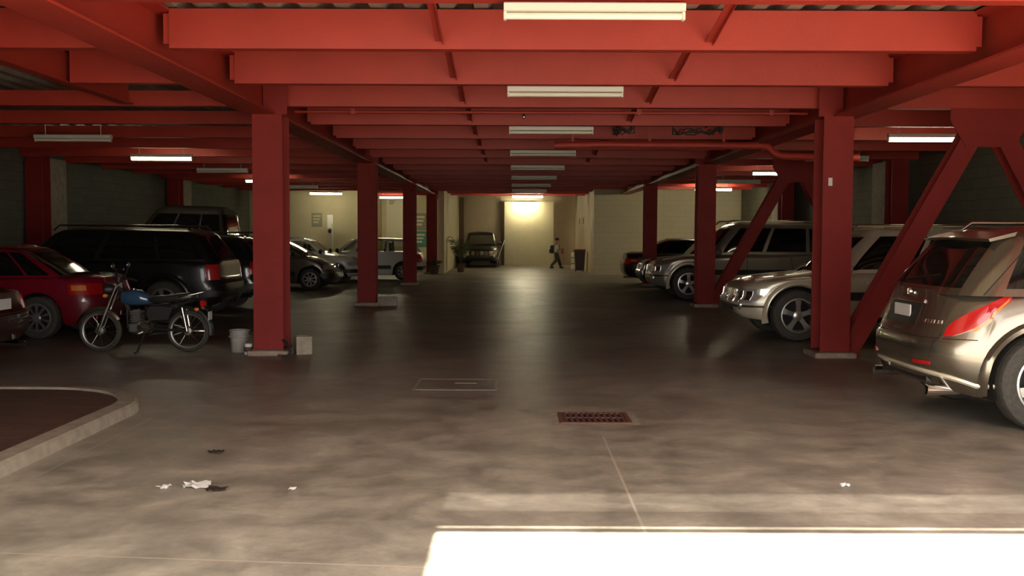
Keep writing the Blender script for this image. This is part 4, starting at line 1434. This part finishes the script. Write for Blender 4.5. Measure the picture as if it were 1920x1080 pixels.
    for x, hw, z0, z1 in ((0.33, 0.045, 0.70, 0.78), (0.27, 0.095, 0.66, 0.84), (0.16, 0.125, 0.64, 0.865), (0.04, 0.125, 0.64, 0.855), (-0.06, 0.10, 0.65, 0.80), (-0.12, 0.06, 0.66, 0.74)):
        zc, hz = (z0 + z1) / 2, (z1 - z0) / 2
        rings.append([(x, hw * abs(cos(a)) ** 0.7 * (1 if cos(a) > 0 else -1), zc + hz * abs(sin(a)) ** 0.8 * (1 if sin(a) > 0 else -1)) for a in [2 * pi * k / 24 for k in range(24)]])
    m = MB()
    m.loft(rings)
    tk = fixn(m.build('fuel_tank', 'blue_tank', r, 70))
    MB().lathe([(0.028, 0.0), (0.03, 0.012), (0.02, 0.018), (0.001, 0.018)], 'z', (0.14, 0, 0.862), 14).build('filler_cap', 'chrome', tk, 40)
    rings = []
    for x, hw, z0, z1 in ((-0.06, 0.07, 0.70, 0.755), (-0.14, 0.11, 0.68, 0.775), (-0.32, 0.125, 0.68, 0.785), (-0.50, 0.125, 0.70, 0.81), (-0.64, 0.11, 0.72, 0.815), (-0.72, 0.07, 0.74, 0.80)):
        zc, hz = (z0 + z1) / 2, (z1 - z0) / 2
        rings.append([(x, hw * abs(cos(a)) ** 0.5 * (1 if cos(a) > 0 else -1), zc + hz * abs(sin(a)) ** 0.6 * (1 if sin(a) > 0 else -1)) for a in [2 * pi * k / 24 for k in range(24)]])
    m = MB()
    m.loft(rings)
    fixn(m.build('seat', 'seat', r, 70))
    MB().tube([(-0.50, -0.13, 0.76), (-0.70, -0.13, 0.80), (-0.82, -0.08, 0.83), (-0.82, 0.08, 0.83), (-0.70, 0.13, 0.80), (-0.50, 0.13, 0.76)], 0.010, 8).build('grab_rail', 'chrome', r, 50)
    for s in (1, -1):
        m = MB()
        m.prism([(-0.10, 0.44), (-0.36, 0.46), (-0.42, 0.62), (-0.12, 0.64), (-0.06, 0.54)], 'y', min(s * 0.10, s * 0.125), max(s * 0.10, s * 0.125))
        fixn(m.build('side_cover', 'black_plastic', r))
        MB().tube([(wb - 0.26, 0, 0.86), (0.22, s * 0.04, 0.60), (0.20, s * 0.08, 0.34), (-0.10, s * 0.10, 0.30), (-0.14, s * 0.10, 0.62), (-0.66, s * 0.10, 0.70)], 0.016, 8).build('frame_tube', 'black_plastic', r, 50)
    MB().tube([(wb - 0.26, 0, 0.88), (0.05, 0, 0.66), (-0.20, 0, 0.64)], 0.022, 8).build('top_tube', 'black_plastic', r, 50)
    m = MB()
    m.bbox(-0.10, 0.20, -0.11, 0.11, 0.26, 0.42, 0.03)
    e = m.build('engine', 'engine', r)
    m = MB()
    for k in range(6):
        z = 0.42 + 0.026 * k
        m.bbox(0.02, 0.17, -0.085, 0.085, z, z + 0.014, 0.003)
    m.bbox(0.045, 0.145, -0.06, 0.06, 0.41, 0.58, 0.005)
    m.build('cylinder_fin', 'engine', e)
    m = MB()
    m.lathe([(0.085, 0.0), (0.09, 0.02), (0.075, 0.035), (0.001, 0.038)], 'y', (-0.02, 0.105, 0.34), 20)
    m.build('engine_cover', 'chrome', e, 40)
    MB().tube([(0.14, -0.09, 0.46), (0.26, -0.10, 0.42), (0.24, -0.11, 0.26), (0.0, -0.13, 0.22), (-0.30, -0.14, 0.25), (-0.40, -0.14, 0.27)], 0.018, 8).build('exhaust_pipe', 'chrome', r, 50)
    MB().lathe([(0.02, 0.0), (0.042, -0.06), (0.045, -0.40), (0.025, -0.46)], 'x', (-0.36, -0.14, 0.275), 16, caps=True).build('silencer', 'chrome', r, 50)
    MB().tube([(-wb, -0.075, 0.33), (-0.06, -0.075, 0.39)], 0.022, 6).build('chain_guard', 'chrome', r, 40)
    MB().tube([(-0.04, 0.10, 0.28), (0.03, 0.24, 0.02), (0.06, 0.27, 0.01)], 0.012, 8).build('kickstand', 'black_plastic', r, 40)
    MB().tube([(0.02, -0.24, 0.27), (0.02, 0.24, 0.27)], 0.014, 8).build('footpeg', 'seat', r, 40)
    m = MB()
    m.bbox(-wb - 0.25, -wb - 0.17, -0.055, 0.055, 0.63, 0.71, 0.012)
    m.build('tail_light', 'red_lens', r)
    MB().bbox(-wb - 0.305, -wb - 0.295, -0.09, 0.09, 0.44, 0.56, 0.003).build('licence_plate', 'plate', r)
    MB().tube([(-wb - 0.20, 0, 0.64), (-wb - 0.29, 0, 0.54)], 0.012, 6).build('plate_bracket', 'black_plastic', r)
motorcycle()

# ================================================================ things at the front column
r = thing('bucket', 'pale grey bucket with a rim standing beside the foot of the motorcycle-side front column', 'bucket', (-3.56, 13.45, 0))
MB().lathe([(0.001, 0.0), (0.095, 0.0), (0.10, 0.01), (0.125, 0.27), (0.135, 0.275), (0.135, 0.29), (0.118, 0.29), (0.095, 0.02), (0.001, 0.02)], 'z', (0, 0, 0), 24).build('shell', 'bucket', r, 40)
MB().lathe([(0.128, 0.19), (0.136, 0.195), (0.136, 0.215), (0.128, 0.22)], 'z', (0, 0, 0), 24).build('rim_band', 'bucket', r, 40)
MB().tube([(0.13 * cos(a), 0.13 * sin(a) * 0.35 - 0.10 * sin(a), 0.27 - 0.10 * sin(a)) for a in [pi * k / 12 for k in range(13)]], 0.004, 6).build('handle', 'engine', r)
r = thing('paint_tin', 'small pale tin between the bucket and the front column', 'tin', (-3.37, 13.16, 0.0))
MB().lathe([(0.001, 0), (0.05, 0), (0.052, 0.005), (0.052, 0.13), (0.054, 0.135), (0.045, 0.135), (0.044, 0.128), (0.001, 0.128)], 'z', (0, 0, 0), 18).build('can', 'paper', r, 40)
MB().lathe([(0.053, 0.04), (0.0535, 0.04), (0.0535, 0.10), (0.053, 0.10)], 'z', (0, 0, 0), 18).build('paper_label', 'pot', r)
r = thing('hollow_block', 'upright hollow concrete block on the aisle side of the front motorcycle-side column', 'block', (-2.70, 13.28, 0), 0.35)
m = MB()
m.bbox(-0.10, 0.10, -0.12, -0.085, 0, 0.23, 0.004)
m.bbox(-0.10, 0.10, 0.085, 0.12, 0, 0.23, 0.004)
m.bbox(-0.10, -0.07, -0.09, 0.09, 0, 0.23, 0.004)
m.bbox(0.07, 0.10, -0.09, 0.09, 0, 0.23, 0.004)
m.bbox(-0.08, 0.08, -0.02, 0.02, 0, 0.23, 0.004)
m.build('block_shell', 'concrete', r)
MB().box(-0.068, 0.068, -0.084, 0.084, 0.0, 0.03).build('mortar_bed', 'plinth', r)
r = thing('hose', 'short dark hose end looped at the foot of the front motorcycle-side column', 'hose', (-2.88, 13.0, 0))
MB().tube([(-0.02, 0.02, 0.20), (0.02, -0.04, 0.19), (0.07, -0.05, 0.13), (0.09, -0.05, 0.05), (0.05, -0.06, 0.014), (-0.02, -0.07, 0.014)], 0.014, 8).build('tube', 'cable', r, 60)
MB().tube([(-0.02, -0.07, 0.014), (-0.06, -0.075, 0.014)], 0.018, 8).build('nozzle', 'chrome', r, 40)
r = thing('hollow_block', 'concrete block lying beside the second motorcycle-side column', 'block', (-2.70, 22.2, 0), 0.1)
m = MB()
m.bbox(-0.20, 0.20, -0.10, -0.07, 0, 0.19, 0.004)
m.bbox(-0.20, 0.20, 0.07, 0.10, 0, 0.19, 0.004)
for x in (-0.185, 0, 0.185):
    m.bbox(x - 0.016, x + 0.016, -0.08, 0.08, 0, 0.19, 0.004)
m.build('block_shell', 'concrete', r)
MB().box(-0.16, 0.16, -0.069, 0.069, 0.0, 0.02).build('mortar_bed', 'plinth', r)

# ---------------------------------------------------------------- litter on the near floor
def scrap(name, label, cat, x, y, sx, sy, m_, seed, h=0.02):
    rr = random.Random(seed)
    n = 5
    mb = MB()
    for lay in (0.004, 0.0):
        for j in range(n + 1):
            for i in range(n + 1):
                u, v = i / n - 0.5, j / n - 0.5
                mb.v.append((u * sx * (1 + rr.uniform(-0.25, 0.25)), v * sy * (1 + rr.uniform(-0.25, 0.25)), 0))
    W = n + 1
    hs = [rr.uniform(0.001, h) * (1 - 0.3 * rr.random()) for _ in range(W * W)]
    for k in range(W * W):
        x_, y_, _z = mb.v[k]
        mb.v[k] = (x_, y_, hs[k] + 0.003)
        mb.v[k + W * W] = (x_, y_, hs[k])
    for j in range(n):
        for i in range(n):
            a = j * W + i
            mb.f.append((a, a + 1, a + 1 + W, a + W))
            b = a + W * W
            mb.f.append((b, b + W, b + 1 + W, b + 1))
    edge = [i for i in range(W)] + [j * W + n for j in range(1, W)] + [n * W + i for i in range(n - 1, -1, -1)] + [j * W for j in range(n - 1, 0, -1)]
    for k in range(len(edge)):
        a, b = edge[k], edge[(k + 1) % len(edge)]
        mb.f.append((a, a + W * W, b + W * W, b))
    o = fixn(mb.build(name, m_, None, 30, loc=(x, y, 0.0005)))
    tag(o, label, cat, None, 'thing')
scrap('paper_scrap', 'larger crumpled white paper scrap on the floor beside the dry leaf', 'litter', -1.93, 6.27, 0.14, 0.11, 'paper', 1, 0.03)
scrap('paper_scrap', 'small white paper scrap on the floor nearer the kerb', 'litter', -2.12, 6.24, 0.06, 0.06, 'paper', 2)
scrap('dry_leaf', 'dark dry leaf on the floor beside the crumpled paper', 'litter', -1.78, 6.18, 0.11, 0.09, 'leaf_brown', 3, 0.02)
scrap('dry_leaf', 'dark dry leaf alone on the floor beyond the paper scraps', 'litter', -2.09, 7.25, 0.10, 0.08, 'leaf_brown', 4, 0.015)
scrap('paper_scrap', 'tiny pale scrap on the floor midway towards the daylight patch', 'litter', -1.33, 6.2, 0.04, 0.04, 'paper', 5)
scrap('paper_scrap', 'tiny pale scrap near the daylight patch on the crossover side', 'litter', 2.05, 6.35, 0.05, 0.04, 'paper', 6)

# ================================================================ far end
def person():
    r = thing('person', 'child in a pale shirt with a black backpack, walking and holding a dark red folder', 'person', (1.90, 46.5, 0), 0)
    # faces +x, mid stride; height about 1.36
    V = {}
    vs, es, rad = [], [], []
    def add(p, r_, parent=None):
        vs.append(p)
        rad.append(r_)
        i = len(vs) - 1
        if parent is not None:
            es.append((parent, i))
        return i
    pel = add((0, 0, 0.68), 0.115)
    wai = add((0.0, 0, 0.80), 0.10, pel)
    che = add((0.02, 0, 0.95), 0.115, wai)
    nk0 = add((0.02, 0, 1.07), 0.06, che)
    nk1 = add((0.03, 0, 1.13), 0.045, nk0)
    h0 = add((0.04, 0, 1.20), 0.075, nk1)
    h1 = add((0.045, 0, 1.28), 0.085, h0)
    h2 = add((0.04, 0, 1.33), 0.055, h1)
    for s, fx, kx, ax in ((1, 0.16, 0.12, 0.20), (-1, -0.16, 0.0, -0.24)):
        hip = add((0.01, s * 0.085, 0.62), 0.088, pel)
        kn = add((kx, s * 0.08, 0.36), 0.058, hip)
        an = add((ax, s * 0.08, 0.085 if s > 0 else 0.10), 0.038, kn)
        hl = add((ax - 0.02, s * 0.08, 0.045), 0.036, an)
        tn = add((ax + 0.11, s * 0.085, 0.03), 0.028, hl)
        sh = add((0.015, s * 0.135, 1.02), 0.055, che)
        el = add((0.06 if s > 0 else 0.04, s * 0.185, 0.82), 0.038, sh)
        wr = add((0.21, s * 0.14, 0.82), 0.026, el)
        pm = add((0.255, s * 0.125, 0.825), 0.026, wr)
        for k, (dy, ln) in enumerate(((0.018, 0.055), (0.006, 0.065), (-0.006, 0.060), (-0.018, 0.048))):
            f1 = add((0.275, s * 0.125 + dy, 0.83 - 0.002 * k), 0.009, pm)
            f2 = add((0.275 + ln * 0.5, s * 0.125 + dy * 1.2 - s * 0.008, 0.826), 0.008, f1)
            add((0.275 + ln * 0.8, s * 0.125 + dy * 1.2 - s * 0.022, 0.812), 0.007, f2)
        th = add((0.245, s * 0.125 - s * 0.022, 0.85), 0.009, pm)
        add((0.28, s * 0.125 - s * 0.03, 0.862), 0.008, th)
    me = bpy.data.meshes.new('body')
    me.from_pydata(vs, es, [])
    o = bpy.data.objects.new('body', me)
    COL.objects.link(o)
    o.parent = r
    sk = o.modifiers.new('skin', 'SKIN')
    if not me.skin_vertices:
        bpy.context.view_layer.objects.active = o
    for i, q in enumerate(me.skin_vertices[0].data):
        q.radius = (rad[i], rad[i])
        q.use_root = (i == 0)
    sk.use_smooth_shade = True
    sb = o.modifiers.new('sub', 'SUBSURF')
    sb.levels = 1
    sb.render_levels = 2
    me.materials.append(M['skin'])
    # clothing shells
    def torso(rings, n=18):
        return MB().loft([[(cx + a * cos(2 * pi * k / n), b * sin(2 * pi * k / n), z) for k in range(n)] for cx, a, b, z in rings])
    torso([(0.0, 0.105, 0.15, 0.66), (0.0, 0.118, 0.155, 0.70), (0.0, 0.112, 0.148, 0.80), (0.015, 0.125, 0.16, 0.93), (0.015, 0.11, 0.165, 1.02), (0.02, 0.075, 0.11, 1.075), (0.025, 0.052, 0.06, 1.10)]).build('shirt', 'shirt', r, 60)
    for s in (1, -1):
        MB().tube([(0.015, s * 0.13, 1.03), (0.035, s * 0.165, 0.93), (0.05, s * 0.18, 0.86)], [0.066, 0.058, 0.055], 12).build('sleeve', 'shirt', r, 60)
    for s, kx, ax in ((1, 0.12, 0.20), (-1, 0.0, -0.24)):
        MB().tube([(0.005, s * 0.075, 0.70), (0.015, s * 0.085, 0.60), (kx, s * 0.08, 0.36), (ax, s * 0.08, 0.10)], [0.10, 0.098, 0.072, 0.062], 14).build('trouser_leg', 'trouser', r, 60)
        MB().tube([(ax - 0.05, s * 0.08, 0.045), (ax + 0.03, s * 0.082, 0.05), (ax + 0.13, s * 0.085, 0.035)], [0.042, 0.048, 0.032], 12).build('shoe', 'backpack', r, 60)
    MB().ell((0.035, 0, 1.295), (0.098, 0.088, 0.078), 18, 12).build('hair', 'hair', r, 70)
    for s in (1, -1):
        MB().ell((0.118, s * 0.03, 1.255), (0.010, 0.013, 0.009), 8, 6).build('eye', 'hair', r, 60)
        MB().ell((0.04, s * 0.085, 1.235), (0.02, 0.012, 0.028), 8, 6).build('ear', 'skin', r, 60)
    MB().ell((0.128, 0, 1.228), (0.016, 0.012, 0.02), 8, 6).build('nose', 'skin', r, 60)
    MB().ell((0.115, 0, 1.192), (0.010, 0.022, 0.006), 8, 6).build('mouth', 'red_bag', r, 60)
    b = thing('backpack', 'black backpack worn by the walking child', 'bag', (1.90, 46.5, 0))
    MB().bbox(-0.27, -0.105, -0.135, 0.135, 0.66, 1.04, 0.05).build('sack', 'backpack', b)
    MB().bbox(-0.315, -0.265, -0.10, 0.10, 0.68, 0.86, 0.02).build('pocket', 'backpack', b)
    for s in (1, -1):
        MB().tube([(-0.11, s * 0.09, 1.00), (0.0, s * 0.095, 1.095), (0.12, s * 0.095, 1.02), (0.145, s * 0.10, 0.90), (0.06, s * 0.155, 0.76), (-0.11, s * 0.12, 0.70)], 0.014, 8).build('strap', 'backpack', b, 60)
    f = thing('folder', 'dark red folder held in front of the walking child', 'folder', (2.15, 46.5, 0.80), 0)
    MB().bbox(-0.04, 0.07, -0.13, 0.13, -0.14, 0.10, 0.012).build('cover', 'red_bag', f)
    MB().bbox(-0.03, 0.06, -0.12, 0.12, 0.095, 0.108, 0.003).build('pages', 'shirt', f)
person()

# palms by the aisle wall
def palm(name, label, x, y, n, ln, seed, potr=0.17, up=0.9, sp=0.75):
    rr = random.Random(seed)
    r = thing(name, label, 'plant', (x, y, 0), 0)
    MB().lathe([(0.001, 0), (potr * 0.75, 0), (potr, 0.30), (potr * 1.08, 0.31), (potr * 1.08, 0.35), (potr * 0.9, 0.35), (potr * 0.88, 0.30), (0.001, 0.30)], 'z', (0, 0, 0), 22).build('pot', 'pot', r, 40)
    MB().lathe([(potr * 0.87, 0.302), (0.001, 0.31)], 'z', (0, 0, 0), 18).build('soil', 'leaf_brown', r)
    for k in range(n):
        a = 2 * pi * k / n + rr.uniform(-0.3, 0.3)
        L = ln * rr.uniform(0.8, 1.1)
        e = up * rr.uniform(0.75, 1.15)
        spine = []
        for q in range(9):
            t = q / 8
            spine.append(Vector((cos(a) * L * sp * t, sin(a) * L * sp * t, 0.30 + L * e * (t * 1.25 - 0.75 * t * t * t))))
        mb = MB()
        mb.tube(spine, [0.010 * (1 - 0.7 * q / 8) for q in range(9)], 5)
        sd_ = Vector((-sin(a), cos(a), 0))
        for q in range(2, 9):
            for s in (1, -1):
                for h in (0, 0.5):
                    if q + h > 8:
                        continue
                    p = spine[q] if h == 0 else (spine[q] + spine[q + 1]) / 2 if q < 8 else spine[q]
                    t = (q + h) / 8
                    fw = (spine[min(8, q + 1)] - spine[q - 1]).normalized()
                    w_ = 0.30 * sin(pi * min(0.98, t * 0.9 + 0.08)) * L
                    tip = p + sd_ * s * w_ * 0.8 + fw * w_ * 0.5 - Vector((0, 0, w_ * 0.35))
                    mid = p.lerp(tip, 0.45) + Vector((0, 0, 0.03))
                    b = fw * 0.016
                    i0 = len(mb.v)
                    mb.v += [tuple(p - b), tuple(p + b), tuple(mid + b), tuple(mid - b), tuple(tip)]
                    mb.f += [(i0, i0 + 1, i0 + 2, i0 + 3), (i0 + 3, i0 + 2, i0 + 4)]
        mb.build('frond', 'leaf', r, 60)
palm('potted_palm', 'potted palm with arching fronds in front of the pale aisle wall', -2.12, 41.6, 9, 1.45, 11, 0.17, 1.0, 0.34)
palm('potted_plant', 'dark bushy plant in a pot at the foot of the hindmost column', -3.0, 39.2, 12, 0.42, 12, 0.2, 0.7)

# white jugs stacked by the aisle end
for k in range(2):
    for j in range(3):
        r = thing('water_jug', '%s white jug of the stack %s' % (('bottom', 'middle', 'top')[j], ('beside the walking child', 'beside the dark bin')[k]), 'jug', (2.62 + 0.27 * k, 45.6, 0.26 * j), 0, 'white jugs at the aisle end')
        MB().lathe([(0.001, 0), (0.10, 0), (0.115, 0.02), (0.115, 0.16), (0.09, 0.20), (0.05, 0.225), (0.05, 0.23), (0.001, 0.23)], 'z', (0, 0, 0), 18).build('bottle', 'jug', r, 50)
        MB().lathe([(0.055, 0.225), (0.055, 0.26), (0.001, 0.26)], 'z', (0, 0, 0), 14).build('cap', 'pot', r, 40)
r = thing('waste_bin', 'dark wheeled bin standing against the pale block wall corner', 'bin', (2.68, 42.4, 0))
m = MB()
m.loft([[(sx * a, sy * b, z) for sx, sy in ((-1, -1), (1, -1), (1, 1), (-1, 1))] for a, b, z in ((0.17, 0.20, 0.06), (0.22, 0.26, 0.85))])
fixn(m.build('tub', 'bin_dark', r))
m = MB()
m.bbox(-0.24, 0.24, -0.29, 0.28, 0.85, 0.92, 0.02)
m.build('lid', 'red_bag', r)
for s in (1, -1):
    MB().lathe([(0.001, -0.02), (0.09, -0.02), (0.1, 0.0), (0.09, 0.02), (0.001, 0.02)], 'x', (s * 0.16, 0.20, 0.10), 16).build('wheel', 'tyre', r, 40)
# pole leaning in the alcove
r = thing('broom', 'pale broom leaning beside the dark car in the alcove', 'broom', (-0.52, 50.0, 0), 0)
MB().tube([(-0.30, -0.25, 0.16), (0.08, 0.28, 1.25)], 0.018, 8).build('stick', 'white_metal', r, 40)
MB().bbox(-0.46, -0.16, -0.30, -0.22, 0.0, 0.17, 0.02).build('brush', 'rust', r)

# notices
def notice(name, label, cat, x, y, z, w_, h_, m_, border=None, axis='y'):
    r = thing(name, label, cat, (x, y, z))
    if axis == 'y':
        MB().box(-w_ / 2, w_ / 2, -0.012, 0, -h_ / 2, h_ / 2).build('sheet', m_, r)
        if border:
            for k in range(3):
                zz = h_ * (0.28 - 0.22 * k)
                MB().box(-w_ * 0.36, w_ * (0.36 - 0.1 * k), -0.016, -0.012, zz - h_ * 0.06, zz + h_ * 0.06).build('printed_line', border, r)
    else:
        MB().box(-0.012, 0, -w_ / 2, w_ / 2, -h_ / 2, h_ / 2).build('sheet', m_, r)
        MB().box(-0.02, -0.012, -w_ * 0.35, w_ * 0.35, -h_ * 0.35, h_ * 0.35).build('printed_panel', border or 'grey_print', r)
notice('wall_notice', 'small grey notice high on the bright niche panel', 'notice', -5.65 + 0.28, YBN - 0.062, 2.88, 0.34, 0.30, 'cream_light', 'grey_print')
notice('poster', 'poster with a teal lower half beside the third motorcycle-side column', 'poster', -4.15, YBN - 0.002, 2.05, 0.6, 0.75, 'grey_print', 'cream_light')
notice('poster', 'teal poster under the grey poster in the niche', 'poster', -4.15, YBN - 0.002, 1.28, 0.6, 0.7, 'teal', 'cream_light')
notice('notice_frame', 'grey framed notice on the cream wall behind the white hatchback', 'notice', -7.75, YBL - 0.002, 2.05, 0.42, 0.55, 'grey_print', 'cream')
for k, (x, z, w_, h_) in enumerate(((-10.1, 2.15, 0.26, 0.24), (-10.1, 1.85, 0.26, 0.24), (-10.1, 1.55, 0.26, 0.24), (-9.65, 1.62, 0.34, 0.34))):
    notice('wall_notice', ('topmost', 'middle', 'lowest', 'wider')[k] + ' pale paper on the cream wall above the dark green car', 'notice', x, YBL - 0.002, z, w_, h_, 'paper', 'grey_print')
r = thing('electric_box', 'dark grey metal box on the niche wall beside the posters', 'box', (-4.62 + 0.1, YBN - 0.001, 1.55))
MB().bbox(-0.16, 0.12, -0.16, 0, -0.35, 0.35, 0.01).build('case', 'engine', r)
MB().bbox(-0.13, 0.09, -0.175, -0.155, -0.30, 0.30, 0.005).build('door', 'dark_alloy', r)
MB().bbox(-0.12, 0.10, -0.12, 0, 0.36, 0.66, 0.01).build('meter', 'grey_print', r)
r = thing('sign_post', 'white signpost standing before the cream wall, above the white hatchback', 'sign', (-7.1, 40.3, 0))
MB().tube([(0.08, 0, 0.0), (0.08, 0, 1.9)], 0.045, 12).build('post', 'cream_light', r, 40)
MB().bbox(-0.12, 0.10, -0.03, 0.03, 1.72, 2.24, 0.01).build('panel', 'paper', r)
MB().ell((-0.02, -0.02, 1.62), (0.07, 0.07, 0.09), 12, 8).build('lamp', 'black_plastic', r, 60)
MB().lathe([(0.001, 0), (0.2, 0), (0.2, 0.05), (0.05, 0.07), (0.001, 0.07)], 'z', (0.08, 0, 0), 20).build('base', 'concrete', r, 40)
for k, yy in enumerate((45.0, 47.6)):
    notice('wall_switch', ('nearer', 'farther')[k] + ' small dark box on the buff side wall at the aisle end', 'switch', 2.999, yy, 2.12, 0.22, 0.30, 'pot', 'black_plastic', axis='x')

for o in bpy.data.objects:
    if o.type == 'MESH' and 'kind' not in o and o.parent is None:
        o['kind'] = 'structure'
